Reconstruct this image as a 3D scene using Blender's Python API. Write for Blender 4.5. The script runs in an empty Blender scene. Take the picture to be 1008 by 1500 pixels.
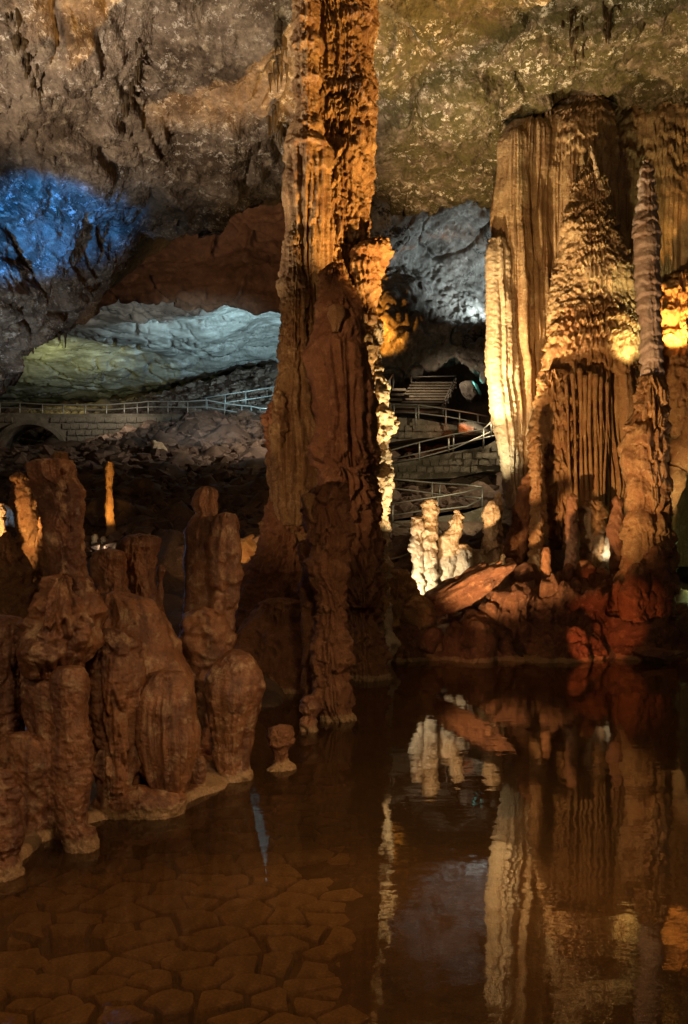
import bpy, math, random
import numpy as np
from math import radians as R

# ------------------------------------------------------------------ camera, world, lamps, exposure
F = 1250.0          # focal length in photograph pixels (1008 wide)
HY = 800.0          # horizon row of the photograph
CAMH = 2.5          # camera height above the water

def at(px, py, d):
    """photograph pixel at distance d (metres along +Y) -> world point"""
    return np.array([(px-504.0)/F*d, d, CAMH-(py-HY)/F*d])

sc = bpy.context.scene
C = sc.collection
cam_d = bpy.data.cameras.new('camera')
cam = bpy.data.objects.new('camera', cam_d); C.objects.link(cam)
cam.location = (0, 0, CAMH); cam.rotation_euler = (R(90), 0, 0)
cam_d.sensor_fit = 'HORIZONTAL'; cam_d.sensor_width = 36.0
cam_d.lens = F/1008.0*36.0
cam_d.shift_y = (HY-750.0)/1008.0
cam_d.clip_start = 0.1; cam_d.clip_end = 400
sc.camera = cam

w = bpy.data.worlds.new('World'); sc.world = w; w.use_nodes = True
bg = w.node_tree.nodes['Background']
bg.inputs[0].default_value = (1.0, 0.66, 0.40, 1); bg.inputs[1].default_value = 0.034

sc.view_settings.view_transform = 'Standard'; sc.view_settings.look = 'None'
sc.view_settings.exposure = 0.15; sc.view_settings.gamma = 1.0
sc.view_settings.use_curve_mapping = False
sc.render.engine = 'CYCLES'
sc.cycles.use_denoising = True
sc.cycles.max_bounces = 5; sc.cycles.diffuse_bounces = 3; sc.cycles.glossy_bounces = 3
sc.cycles.transparent_max_bounces = 6; sc.cycles.sample_clamp_indirect = 3.0
sc.cycles.caustics_reflective = False; sc.cycles.caustics_refractive = False

WARM = (1.0, 0.62, 0.30); ORANGE = (1.0, 0.42, 0.10); PALE = (1.0, 0.84, 0.60)
def lamp(name, pos, watts, col, aim=None, angle=60, blend=0.6, size=0.08):
    ld = bpy.data.lights.new(name, 'SPOT' if aim is not None else 'POINT')
    ld.energy = watts; ld.color = col; ld.shadow_soft_size = size
    o = bpy.data.objects.new(name, ld); C.objects.link(o)
    p = at(*pos); o.location = p
    if aim is not None:
        ld.spot_size = R(angle); ld.spot_blend = blend
        v = at(*aim)-p
        import mathutils
        o.rotation_euler = mathutils.Vector(v).to_track_quat('-Z', 'Y').to_euler()
    return o

LAMPS = True
if LAMPS:
    # great column: orange floods from the right shore and from the left
    lamp('flood_lamp', (1150, 900, 13.5), 19000, (1.0, 0.54, 0.16), (500, -50, 17.5), 42, 0.35, 0.12)
    lamp('flood_lamp', (235, 900, 15.5), 420, (1.0, 0.70, 0.36), (430, 180, 18), 42, 0.6, 0.1)
    lamp('flood_lamp', (645, 810, 17.3), 620, (1.0, 0.74, 0.38), (562, 680, 18.4), 66, 0.6, 0.05)
    lamp('flood_lamp', (640, 760, 17.4), 1300, (1.0, 0.70, 0.32), (552, 470, 18.2), 44, 0.6, 0.05)
    # white stalagmites behind the slab
    lamp('spot_lamp', (594, 880, 19.7), 330, (1.0, 0.84, 0.58), (645, 810, 20.8), 90, 0.6, 0.04)
    lamp('spot_lamp', (655, 895, 19.9), 14, (1.0, 0.80, 0.50), (690, 810, 21), 90, 0.6, 0.04)
    # draperies
    lamp('flood_lamp', (675, 800, 23.2), 1700, (1.0, 0.84, 0.50), (738, 560, 25.5), 44, 0.7, 0.06)
    lamp('flood_lamp', (640, 690, 22.5), 6000, (1.0, 0.68, 0.32), (800, 300, 26.5), 64, 0.5, 0.06)
    lamp('flood_lamp', (947, 540, 23.0), 600, (1.0, 0.84, 0.36), (893, 400, 25.0), 80, 0.8, 0.05)
    lamp('flood_lamp', (640, 990, 15.3), 5200, (1.0, 0.58, 0.24), (850, 480, 24), 64, 0.7, 0.12)
    lamp('flood_lamp', (1120, 985, 17.0), 500, (1.0, 0.74, 0.60), (948, 400, 20.5), 40, 0.7, 0.1)
    lamp('spot_lamp', (990, 512, 25.6), 1500, (1.0, 0.50, 0.12), (992, 465, 26.6), 70, 0.7, 0.05)
    lamp('spot_lamp', (893, 812, 22.6), 14, (1.0, 0.86, 0.62), (882, 800, 23.2), 110, 0.8, 0.03)
    # red lamp on the island
    lamp('spot_lamp', (830, 982, 16.3), 330, (1.0, 0.27, 0.09), (878, 925, 18.6), 32, 0.5, 0.06)
    lamp('spot_lamp', (640, 990, 16.2), 50, (1.0, 0.45, 0.22), (715, 890, 19.5), 60, 0.7, 0.06)
    # ceiling
    lamp('ceiling_lamp', (-150, 500, 16.5), 11500, (0.0, 0.26, 1.0), (72, 318, 24.5), 22, 0.7, 0.08)
    lamp('ceiling_lamp', (-330, 930, 13), 11000, (1.0, 0.82, 0.62), (270, 30, 18.6), 54, 0.6, 0.2)
    lamp('ceiling_lamp', (40, 640, 19), 900, (0.7, 0.85, 1.0), (60, 440, 24), 60, 0.8, 0.2)
    lamp('ceiling_lamp', (700, 560, 22), 2300, (1.0, 0.86, 0.52), (740, 20, 20), 90, 0.6, 0.15)
    lamp('ceiling_lamp', (470, 600, 45), 8500, (0.48, 0.82, 1.0), (380, 500, 52), 70, 0.7, 0.2)
    lamp('ceiling_lamp', (300, 600, 38), 1500, (0.75, 0.92, 1.0), (300, 480, 52), 90, 0.8, 0.3)
    lamp('ceiling_lamp', (60, 590, 54), 800, (0.85, 0.92, 0.35), (120, 550, 60), 100, 0.8, 0.2)
    lamp('ceiling_lamp', (735, 455, 47.3), 850, (0.78, 0.95, 1.0), (670, 400, 50), 120, 0.8, 0.1)
    lamp('ceiling_lamp', (535, 510, 46), 1800, (1.0, 0.36, 0.04), (570, 470, 49), 70, 0.7, 0.1)
    lamp('ceiling_lamp', (470, 560, 30), 1300, (1.0, 0.55, 0.28), (350, 370, 40), 70, 0.8, 0.2)
    # added fill spots that brighten the walkways and the rubble
    lamp('fill_lamp', (480, 560, 40), 1300, (1.0, 0.86, 0.66), (250, 680, 45), 100, 0.8, 0.3)
    lamp('fill_lamp', (770, 560, 38), 1000, (1.0, 0.80, 0.50), (630, 680, 40), 100, 0.8, 0.3)
    lamp('fill_lamp', (712, 690, 31.5), 420, (1.0, 0.84, 0.50), (630, 745, 35), 110, 0.8, 0.1)
    # left background
    lamp('spot_lamp', (166, 782, 24.2), 420, (1.0, 0.52, 0.12), (161, 725, 26), 50, 0.6, 0.03)
    lamp('spot_lamp', (-30, 800, 12.5), 150, (1.0, 0.55, 0.20), (60, 730, 14), 90, 0.6, 0.05)
    lamp('spot_lamp', (380, 835, 20.5), 150, (1.0, 0.55, 0.20), (365, 805, 22), 100, 0.6, 0.04)
    lamp('spot_lamp', (225, 690, 41), 420, (0.45, 0.68, 1.0), (232, 655, 42.5), 90, 0.6, 0.05)
    # unseen warm fill spots added around the camera; last two brighten wall, stairs
    lamp('fill_lamp', (1650, 440, 6.0), 560, (1.0, 0.56, 0.26), (150, 1000, 9), 70, 0.8, 0.15)
    lamp('fill_lamp', (-4200, -1500, 1.2), 200, (1.0, 0.60, 0.32), (450, 1050, 12), 80, 0.8, 0.3)
    lamp('fill_lamp', (-2000, -660, 3.0), 2800, (1.0, 0.60, 0.30), (500, 640, 17), 24, 0.7, 0.2)
    lamp('fill_lamp', (300, -1200, 2.0), 330, (1.0, 0.66, 0.34), (230, 1380, 5.4), 70, 0.8, 0.3)
    lamp('fill_lamp', (900, -1000, 2.2), 900, (1.0, 0.68, 0.34), (740, 1120, 10), 60, 0.9, 0.3)
    lamp('fill_lamp', (200, 570, 47.5), 600, (1.0, 0.86, 0.66), (120, 640, 51), 120, 0.8, 0.2)
    lamp('fill_lamp', (560, 500, 42), 1300, (1.0, 0.74, 0.50), (640, 580, 46), 60, 0.8, 0.2)

# ------------------------------------------------------------------ numeric noise
rng = np.random.default_rng(7)
PERM = rng.permutation(256).astype(np.int32); PERM2 = np.concatenate([PERM, PERM])
GR = rng.normal(size=(256, 3)).astype(np.float32); GR /= np.linalg.norm(GR, axis=1)[:, None]

def gn(p):
    p = np.asarray(p, np.float32)
    i = np.floor(p).astype(np.int32); f = p-i
    u = f*f*f*(f*(f*6-15)+10)
    out = None
    ix, iy, iz = i[:, 0] & 255, i[:, 1] & 255, i[:, 2] & 255
    res = []
    for dx in (0, 1):
        hx = PERM2[(ix+dx) & 255]
        for dy in (0, 1):
            hy = PERM2[(hx+iy+dy) & 255]
            for dz in (0, 1):
                g = GR[PERM2[(hy+iz+dz) & 255]]
                res.append(g[:, 0]*(f[:, 0]-dx)+g[:, 1]*(f[:, 1]-dy)+g[:, 2]*(f[:, 2]-dz))
    ux, uy, uz = u[:, 0], u[:, 1], u[:, 2]
    a = [res[k]+(res[k+1]-res[k])*uz for k in (0, 2, 4, 6)]
    b0 = a[0]+(a[1]-a[0])*uy; b1 = a[2]+(a[3]-a[2])*uy
    return 1.6*(b0+(b1-b0)*ux)

def fbm(p, oct=3, gain=0.5):
    s = 0; a = 1.0; q = np.asarray(p, np.float32)
    for k in range(oct):
        s = s+a*gn(q); a *= gain; q = q*2.03+17.3
    return s

def sstep(a, b, x):
    t = np.clip((x-a)/(b-a+1e-12), 0, 1); return t*t*(3-2*t)

def hashf(i, seed=0):
    v = np.sin(i*127.1+seed*311.7)*43758.5453
    return v-np.floor(v)

# ------------------------------------------------------------------ mesh helpers
def mesh_np(name, V, Fq, smooth=True, tris=None):
    me = bpy.data.meshes.new(name)
    V = np.ascontiguousarray(V, np.float32); n = len(V)
    nq = 0 if Fq is None else len(Fq); nt = 0 if tris is None else len(tris)
    me.vertices.add(n); me.vertices.foreach_set('co', V.ravel())
    me.loops.add(nq*4+nt*3); me.polygons.add(nq+nt)
    li = []; ls = []
    if nq: li.append(np.asarray(Fq, np.int32).ravel()); ls.append(np.arange(nq)*4)
    if nt: li.append(np.asarray(tris, np.int32).ravel()); ls.append(nq*4+np.arange(nt)*3)
    me.loops.foreach_set('vertex_index', np.concatenate(li).astype(np.int32))
    me.polygons.foreach_set('loop_start', np.concatenate(ls).astype(np.int32))
    me.update(calc_edges=True); me.validate()
    me.polygons.foreach_set('use_smooth', np.full(nq+nt, smooth))
    me.update()
    return me

def link(name, me, mat, parent=None, loc=None):
    o = bpy.data.objects.new(name, me); C.objects.link(o)
    if mat is not None and len(me.materials) == 0: me.materials.append(mat)
    if parent is not None: o.parent = parent
    if loc is not None: o.location = loc
    return o

def tag(o, label, cat, group=None):
    o['label'] = label; o['category'] = cat
    if group: o['group'] = group
    return o

def thing(name, label, cat, loc, group=None):
    o = bpy.data.objects.new(name, None); C.objects.link(o)
    o.location = tuple(float(v) for v in loc); o.empty_display_size = 0.2
    return tag(o, label, cat, group)

class Geo:
    """collects quads and triangles for ONE mesh"""
    def __init__(s): s.v = []; s.q = []; s.t = []; s.n = 0
    def add(s, V, Q=None, T=None):
        V = np.asarray(V, float)
        if Q is not None and len(Q): s.q.append(np.asarray(Q)+s.n)
        if T is not None and len(T): s.t.append(np.asarray(T)+s.n)
        s.v.append(V); s.n += len(V); return s
    def box(s, c, h, rz=0, jit=0, seed=0):
        r = np.random.default_rng(seed)
        sg = np.array([[x, y, z] for x in (-1, 1) for y in (-1, 1) for z in (-1, 1)], float)
        V = sg*np.array(h)+(r.uniform(-jit, jit, (8, 3)) if jit else 0)
        ca, sa = math.cos(rz), math.sin(rz)
        V = np.stack([V[:, 0]*ca-V[:, 1]*sa, V[:, 0]*sa+V[:, 1]*ca, V[:, 2]], 1)+np.array(c)
        return s.add(V, [[0, 1, 3, 2], [4, 6, 7, 5], [0, 4, 5, 1], [2, 3, 7, 6], [0, 2, 6, 4], [1, 5, 7, 3]])
    def tube(s, pts, r, n=6):
        pts = np.asarray(pts, float)
        rs = np.full(len(pts), r) if np.isscalar(r) else np.asarray(r)
        tan = np.gradient(pts, axis=0); V = []
        for p, t, rr in zip(pts, tan, rs):
            t = t/np.linalg.norm(t); a = np.array([0, 0, 1.0]) if abs(t[2]) < .9 else np.array([0, 1.0, 0])
            u = np.cross(t, a); u /= np.linalg.norm(u); v = np.cross(t, u)
            for k in range(n):
                an = 2*math.pi*k/n; V.append(p+rr*(u*math.cos(an)+v*math.sin(an)))
        Q = []
        for i in range(len(pts)-1):
            for k in range(n):
                Q.append([i*n+k, i*n+(k+1) % n, (i+1)*n+(k+1) % n, (i+1)*n+k])
        m = len(pts)-1; T = []
        for k in range(1, n-1):
            T.append([0, k+1, k]); T.append([m*n, m*n+k, m*n+k+1])
        return s.add(V, Q, T)
    def mesh(s, name, off=(0, 0, 0), smooth=False):
        V = np.concatenate(s.v)-np.asarray(off, float)
        Q = np.concatenate(s.q) if s.q else None
        T = np.concatenate(s.t) if s.t else None
        return mesh_np(name, V, Q, smooth, T)

# ------------------------------------------------------------------ flowstone lathe
def lump(A, f, oct=3, **k): return dict(kind='lump', A=A, f=f, oct=oct, **k)
def flute(A, f, zf=0.06, **k): return dict(kind='flute', A=A, f=f, zf=zf, **k)
def tier(A, p, f=6.0, drip=0.35, **k): return dict(kind='tier', A=A, p=p, f=f, drip=drip, **k)
def pop(A, f, **k): return dict(kind='pop', A=A, f=f, **k)
def crack(A, f, **k): return dict(kind='crack', A=A, f=f, **k)

GAIN = dict(lump=1.45, pop=1.6, flute=1.25, tier=1.15)
def lathe(prof, d, style, k=0.8, seed=0, sp=1.35, lean=0.0, wob=0.5, smooth=0.02, bend=0):
    """prof rows (photo y, left x, right x) at distance d; lengths in the style are in metres"""
    pr = np.array(sorted(prof), float)
    s = d/F
    z = CAMH-(pr[:, 0]-HY)*s
    cx = ((pr[:, 1]+pr[:, 2])/2-504)*s; r = (pr[:, 2]-pr[:, 1])/2*s
    L = np.concatenate([[0], np.cumsum(np.hypot(np.diff(z), np.diff(r)))])
    step = 1.35*sp*s
    nz = max(12, int(L[-1]/step)); t = np.linspace(0, L[-1], nz)
    zz, cc, rr = np.interp(t, L, z), np.interp(t, L, cx), np.interp(t, L, r)
    m = max(1, int(nz*smooth))
    if m > 1:
        ker = np.hanning(m*2+3)[1:-1]; ker /= ker.sum(); h = len(ker)//2
        def sm(a):
            e = np.concatenate([2*a[0]-a[1:h+1][::-1], a, 2*a[-1]-a[-h-1:-1][::-1]])
            return np.convolve(e, ker, 'valid')
        zz, cc, rr = sm(zz), sm(cc), np.maximum(sm(rr), 0.002)
    rmax = float(r.max()); rm = float(np.median(rr[nz//6:]))
    nt = int(max(20, min(340, (math.pi*rmax/step)*1.15)))
    sg = np.arange(nt)/nt-0.5
    th = -math.pi/2+2*math.pi*sg-0.7*np.sin(2*math.pi*sg)
    TH, ZZ = np.meshgrid(th, zz)
    CC = np.repeat(cc[:, None], nt, 1); RR = np.repeat(rr[:, None], nt, 1)
    PY = HY-(ZZ-CAMH)/s
    ct, st = np.cos(TH).ravel(), np.sin(TH).ravel()
    zf, rf, cf, py = ZZ.ravel(), RR.ravel(), CC.ravel(), PY.ravel()
    so = np.array([seed*13.7+3.1, seed*7.3+1.7, seed*5.9+9.2], np.float32)
    P = np.stack([cf+rf*ct, k*rf*st, zf], 1)+so
    q = np.stack([ct*rm, st*rm, zf], 1)+so            # flutes follow the generatrix
    D = np.zeros(len(zf), np.float32)
    for c in style:
        A = c['A']; msk = 1.0
        if 'y0' in c: msk = sstep(c['y0']-c.get('fd', 14), c['y0']+c.get('fd', 14), py)
        if 'y1' in c: msk = msk*(1-sstep(c['y1']-c.get('fd', 14), c['y1']+c.get('fd', 14), py))
        if 'noise' in c: msk = msk*sstep(-.15, .25, gn(P*c['noise']+31))
        if c['kind'] == 'lump':
            h = fbm(P*c['f'], c['oct'])
        elif c['kind'] == 'pop':
            h = (0.35-np.abs(gn(P*c['f'])))*1.2+0.5*(0.35-np.abs(gn(P*c['f']*2.1+5)))
        elif c['kind'] == 'crack':
            n = np.abs(gn(P*c['f']*np.array([1, 1, c.get('zs', 2.2)], np.float32)))
            h = -np.exp(-(n/0.06)**2)
        elif c['kind'] == 'flute':
            wv = 0.25*gn(q*np.array([.8, .8, .5], np.float32)*1.2+11)
            fq = np.stack([q[:, 0]*c['f'], q[:, 1]*c['f'], q[:, 2]*c['f']*c['zf']], 1)+wv[:, None]
            n = gn(fq); n2 = gn(fq*np.array([2.3, 2.3, 1.6], np.float32)+40)
            h = (0.38-np.abs(n))*1.5+0.45*(0.3-np.abs(n2))
        elif c['kind'] == 'tier':
            fl = np.stack([q[:, 0]*c['f'], q[:, 1]*c['f'], q[:, 2]*0.25*c['f']*0.3], 1)
            dr = gn(fl+50); dr = np.abs(dr)*1.3+0.35*np.abs(gn(fl*2.4+9))
            wz = np.stack([q[:, 0], q[:, 1], q[:, 2]*0.35], 1)
            sN = zf/c['p']+c.get('warp', .6)*(1.0*gn(wz*(0.55/c['p'])+21)+0.75*gn(wz*(1.25/c['p'])+60))+c['drip']*dr+0.25*gn(P*2.6/c['p']+33)
            kN = np.floor(sN); tt = sN-kN
            amp = 0.45+0.75*hashf(kN, seed+1)
            sh = sstep(0, 0.16, tt)*(1-0.85*tt**1.3)
            amp = amp*(0.7+0.9*np.clip(0.5+gn(P*0.9/c['p']+80), 0, 1))
            h = amp*(sh-0.45)+0.30*(0.4-dr)*(1-tt)
        D += (GAIN.get(c['kind'], 1.0)*A*msk*h).astype(np.float32)
    # keep tips whole
    lim = np.clip(rf/(rmax*0.18+1e-6), 0.12, 1.0)
    D = np.maximum(D*lim, -0.55*rf)
    nx, ny = ct, st/k; nn = np.hypot(nx, ny); nx, ny = nx/nn, ny/nn
    rel = (zf-zf.min())
    wobx = wob*0.12*rmax*gn(np.stack([zf*0.9/rmax*.5, zf*0+seed, zf*0], 1))
    X = cf+rf*ct+D*nx+wobx; Y = d+k*rf*st+D*ny+lean*rel; Z = zf+0.15*D
    V = np.stack([X, Y, Z], 1)
    idx = np.arange(nz*nt).reshape(nz, nt)
    a = idx[:-1]; b = idx[1:]
    Q = np.stack([a, b, np.roll(b, -1, 1), np.roll(a, -1, 1)], -1).reshape(-1, 4)
    top = V[:nt].mean(0)+[0, 0, 0.25*rr[0]]; bot = V[-nt:].mean(0)
    V = np.concatenate([V, [top, bot]])
    it, ib = nz*nt, nz*nt+1
    i0 = np.arange(nt); i1 = (i0+1) % nt
    T = np.concatenate([np.stack([np.full(nt, it), i0, i1], 1), np.stack([np.full(nt, ib), (nz-1)*nt+i1, (nz-1)*nt+i0], 1)])
    return V, Q, T

def base_of(prof, d):
    p = max(prof); b = at((p[1]+p[2])/2, p[0], d); return b

def lathe_mesh(name, *a, off=(0, 0, 0), **kw):
    V, Q, T = lathe(*a, **kw)
    return mesh_np(name, V-np.asarray(off, float), Q, True, T)

def formation(name, label, cat, prof, d, style, mat, group=None, **kw):
    b = base_of(prof, d); b[2] = max(b[2], -0.3)
    o = link(name, lathe_mesh(name, prof, d, style, off=b, **kw), mat, None, b)
    return tag(o, label, cat, group)

def fpart(name, parent, prof, d, style, mat, **kw):
    b = np.array(parent.location)
    return link(name, lathe_mesh(name, prof, d, style, off=b, **kw), mat, parent)

# ------------------------------------------------------------------ materials
def rock(name, c1, c2, c3, s=1.0, bump=0.03, rough=0.6, spec=0.35, speck=None, speck_s=7.0, speck_w=0.1, speck_t=0.56, stretch=(1, 1, 1), fine=28.0, streak=None, speck_d=0.4, olive=None, crust=None):
    m = bpy.data.materials.new(name); m.use_nodes = True
    nt = m.node_tree; N = nt.nodes; Lk = nt.links.new
    bs = N['Principled BSDF']
    tc = N.new('ShaderNodeTexCoord'); mp = N.new('ShaderNodeMapping')
    mp.inputs['Scale'].default_value = stretch
    Lk(tc.outputs['Object'], mp.inputs['Vector'])
    def noise(sc_, det=5, ro=0.6, dist=0.0):
        n = N.new('ShaderNodeTexNoise'); n.inputs['Scale'].default_value = sc_
        n.inputs['Detail'].default_value = det; n.inputs['Roughness'].default_value = ro
        n.inputs['Distortion'].default_value = dist
        Lk(mp.outputs[0], n.inputs['Vector']); return n
    def ramp(src, a, b):
        r = N.new('ShaderNodeMapRange'); r.inputs[1].default_value = a; r.inputs[2].default_value = b
        r.interpolation_type = 'SMOOTHSTEP'
        Lk(src, r.inputs[0]); return r.outputs[0]
    def mix(fac, a, b, mode='MIX'):
        x = N.new('ShaderNodeMix'); x.data_type = 'RGBA'; x.blend_type = mode
        if isinstance(fac, float): x.inputs[0].default_value = fac
        else: Lk(fac, x.inputs[0])
        for v, i in ((a, 6), (b, 7)):
            if isinstance(v, tuple): x.inputs[i].default_value = (*v, 1)
            else: Lk(v, x.inputs[i])
        return x.outputs[2]
    n1 = noise(0.9*s, 6, 0.62, 0.4); n2 = noise(4.2*s, 6, 0.66, 0.3); n3 = noise(fine*s, 5, 0.68)
    col = mix(ramp(n1.outputs[0], 0.40, 0.62), c1, c2)
    col = mix(ramp(n2.outputs[0], 0.50, 0.68), col, c3)
    if olive is not None:                      # darker olive rock in patches towards the right half of the roof
        sx = N.new('ShaderNodeSeparateXYZ'); Lk(tc.outputs['Object'], sx.inputs[0])
        nb = noise(0.22, 4, 0.6); am = N.new('ShaderNodeMath'); am.operation = 'MULTIPLY_ADD'; am.inputs[1].default_value = 9.0
        Lk(nb.outputs[0], am.inputs[0]); Lk(sx.outputs[0], am.inputs[2])
        nd = noise(2.0, 6, 0.7, 0.3); md = N.new('ShaderNodeMath'); md.operation = 'MULTIPLY'
        Lk(ramp(am.outputs[0], 3.8, 6.2), md.inputs[0]); Lk(ramp(nd.outputs[0], 0.66, 0.44), md.inputs[1])
        col = mix(md.outputs[0], col, olive)
    if speck is not None:
        ns = noise(speck_s, 8, 0.82, speck_d); nm = noise(speck_s*0.13, 4, 0.6)
        f1 = ramp(ns.outputs[0], speck_t, speck_t+speck_w); f2 = ramp(nm.outputs[0], 0.38, 0.58)
        mm = N.new('ShaderNodeMath'); mm.operation = 'MULTIPLY'; Lk(f1, mm.inputs[0]); Lk(f2, mm.inputs[1])
        col = mix(mm.outputs[0], col, speck)
    if streak is not None:
        m2 = N.new('ShaderNodeMapping'); m2.inputs['Scale'].default_value = (9, 9, 0.35)
        Lk(tc.outputs['Object'], m2.inputs['Vector'])
        ns = N.new('ShaderNodeTexNoise'); ns.inputs['Scale'].default_value = 1.0; ns.inputs['Detail'].default_value = 4
        Lk(m2.outputs[0], ns.inputs['Vector'])
        col = mix(ramp(ns.outputs[0], 0.52, 0.68), col, streak)
    if crust is not None:                      # pale calcite rim left by the pond, just above the water
        ge = N.new('ShaderNodeNewGeometry'); sz_ = N.new('ShaderNodeSeparateXYZ'); Lk(ge.outputs['Position'], sz_.inputs[0])
        nc = noise(3.0, 5, 0.65); ac = N.new('ShaderNodeMath'); ac.operation = 'MULTIPLY_ADD'; ac.inputs[1].default_value = -0.22
        Lk(nc.outputs[0], ac.inputs[0]); Lk(sz_.outputs[2], ac.inputs[2])
        col = mix(ramp(ac.outputs[0], 0.005, -0.035), col, crust)
    g = N.new('ShaderNodeMapRange'); g.inputs[1].default_value = 0.3; g.inputs[2].default_value = 0.7
    g.inputs[3].default_value = 0.62; g.inputs[4].default_value = 1.3; Lk(n3.outputs[0], g.inputs[0])
    gm = N.new('ShaderNodeMix'); gm.data_type = 'RGBA'; gm.blend_type = 'MULTIPLY'; gm.inputs[0].default_value = 1
    Lk(col, gm.inputs[6]); Lk(g.outputs[0], gm.inputs[7])
    Lk(gm.outputs[2], bs.inputs['Base Color'])
    rr = N.new('ShaderNodeMapRange'); rr.inputs[3].default_value = rough-0.15; rr.inputs[4].default_value = rough+0.2
    Lk(n2.outputs[0], rr.inputs[0]); Lk(rr.outputs[0], bs.inputs['Roughness'])
    bs.inputs['Specular IOR Level'].default_value = spec
    ad = N.new('ShaderNodeMath'); ad.operation = 'MULTIPLY_ADD'; ad.inputs[1].default_value = 0.5
    Lk(n3.outputs[0], ad.inputs[0]); Lk(n2.outputs[0], ad.inputs[2])
    bp = N.new('ShaderNodeBump'); bp.inputs['Strength'].default_value = 0.9; bp.inputs['Distance'].default_value = bump
    Lk(ad.outputs[0], bp.inputs['Height']); Lk(bp.outputs[0], bs.inputs['Normal'])
    return m

M_col = rock('column flowstone', (0.37, 0.225, 0.10), (0.22, 0.115, 0.048), (0.46, 0.31, 0.16), 1.5, 0.095, 0.5, streak=(0.20, 0.10, 0.04))
M_red = rock('red brown flowstone', (0.27, 0.125, 0.06), (0.20, 0.085, 0.04), (0.33, 0.17, 0.085), 1.3, 0.067, 0.5, crust=(0.42, 0.27, 0.14))
M_mud = rock('muddy flowstone', (0.34, 0.155, 0.068), (0.14, 0.055, 0.025), (0.50, 0.33, 0.19), 1.5, 0.035, 0.30, 0.7, streak=(0.15, 0.062, 0.03), crust=(0.42, 0.27, 0.14))
M_pale = rock('pale flowstone', (0.58, 0.47, 0.33), (0.46, 0.34, 0.22), (0.68, 0.58, 0.44), 1.8, 0.076, 0.5)
M_drap = rock('drapery flowstone', (0.42, 0.29, 0.16), (0.30, 0.19, 0.10), (0.50, 0.38, 0.23), 0.8, 0.095, 0.5, streak=(0.24, 0.13, 0.06))
M_ring = rock('ringed flowstone', (0.42, 0.33, 0.28), (0.34, 0.24, 0.19), (0.50, 0.40, 0.33), 1.5, 0.04, 0.5)
M_tan = rock('tan flowstone', (0.38, 0.22, 0.10), (0.28, 0.14, 0.06), (0.46, 0.30, 0.15), 1.5, 0.076, 0.55)
M_isl = rock('red mud rock', (0.22, 0.10, 0.055), (0.12, 0.05, 0.028), (0.32, 0.165, 0.09), 2.0, 0.10, 0.5, crust=(0.42, 0.27, 0.14))
M_ceil = rock('speckled limestone', (0.22, 0.165, 0.12), (0.07, 0.047, 0.03), (0.30, 0.235, 0.16), 0.6, 0.20, 0.8, 0.15, speck=(0.56, 0.49, 0.40), speck_s=3.4, speck_w=0.045, speck_t=0.545, stretch=(1, 1, 1.5), fine=10.0, speck_d=0.0, olive=(0.075, 0.062, 0.025))
M_far = rock('pale limestone', (0.40, 0.38, 0.33), (0.22, 0.20, 0.17), (0.52, 0.50, 0.45), 0.35, 0.10, 0.75, 0.2, speck=(0.10, 0.09, 0.08), speck_s=1.3, speck_w=0.08, speck_t=0.54, stretch=(.45, 1, 1.6), fine=5.0, speck_d=.3)
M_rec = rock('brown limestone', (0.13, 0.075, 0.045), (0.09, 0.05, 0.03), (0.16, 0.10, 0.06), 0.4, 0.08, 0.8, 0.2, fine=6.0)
M_lip = rock('shade dark limestone', (0.075, 0.06, 0.03), (0.05, 0.04, 0.022), (0.10, 0.08, 0.045), 0.6, 0.08, 0.8, 0.2, fine=6.0)  # darker than the roof rock: shade of the unlit lip put into the colour
M_wall = rock('grey limestone', (0.30, 0.28, 0.25), (0.16, 0.14, 0.12), (0.42, 0.40, 0.36), 0.4, 0.12, 0.75, 0.2, speck=(0.035, 0.03, 0.026), speck_s=1.1, speck_w=.05, speck_t=.53, fine=5.0)
M_rub = rock('rubble rock', (0.16, 0.105, 0.075), (0.10, 0.062, 0.045), (0.22, 0.15, 0.11), 1.0, 0.05, 0.7, 0.3)
M_bed = rock('pond mud', (0.17, 0.088, 0.038), (0.11, 0.056, 0.024), (0.21, 0.115, 0.05), 3.0, 0.012, 0.7, 0.2)
M_plate = rock('dried mud', (0.42, 0.235, 0.105), (0.28, 0.15, 0.068), (0.48, 0.285, 0.135), 1.6, 0.02, 0.7, 0.2)
M_conc = rock('stained concrete', (0.17, 0.145, 0.11), (0.10, 0.085, 0.062), (0.21, 0.18, 0.14), 0.8, 0.04, 0.8, 0.2)
M_stal = rock('dark stalactite', (0.10, 0.065, 0.03), (0.06, 0.04, 0.02), (0.15, 0.10, 0.05), 2.0, 0.03, 0.5)

def metal(name, col, rough):
    m = bpy.data.materials.new(name); m.use_nodes = True; b = m.node_tree.nodes['Principled BSDF']
    n = m.node_tree.nodes.new('ShaderNodeTexNoise'); n.inputs['Scale'].default_value = 6
    r = m.node_tree.nodes.new('ShaderNodeMapRange'); r.inputs[3].default_value = rough-.1; r.inputs[4].default_value = rough+.2
    m.node_tree.links.new(n.outputs[0], r.inputs[0]); m.node_tree.links.new(r.outputs[0], b.inputs['Roughness'])
    b.inputs['Base Color'].default_value = (*col, 1); b.inputs['Metallic'].default_value = 0.6
    return m
M_rail = metal('galvanised rail', (0.30, 0.285, 0.25), 0.45)

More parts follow.
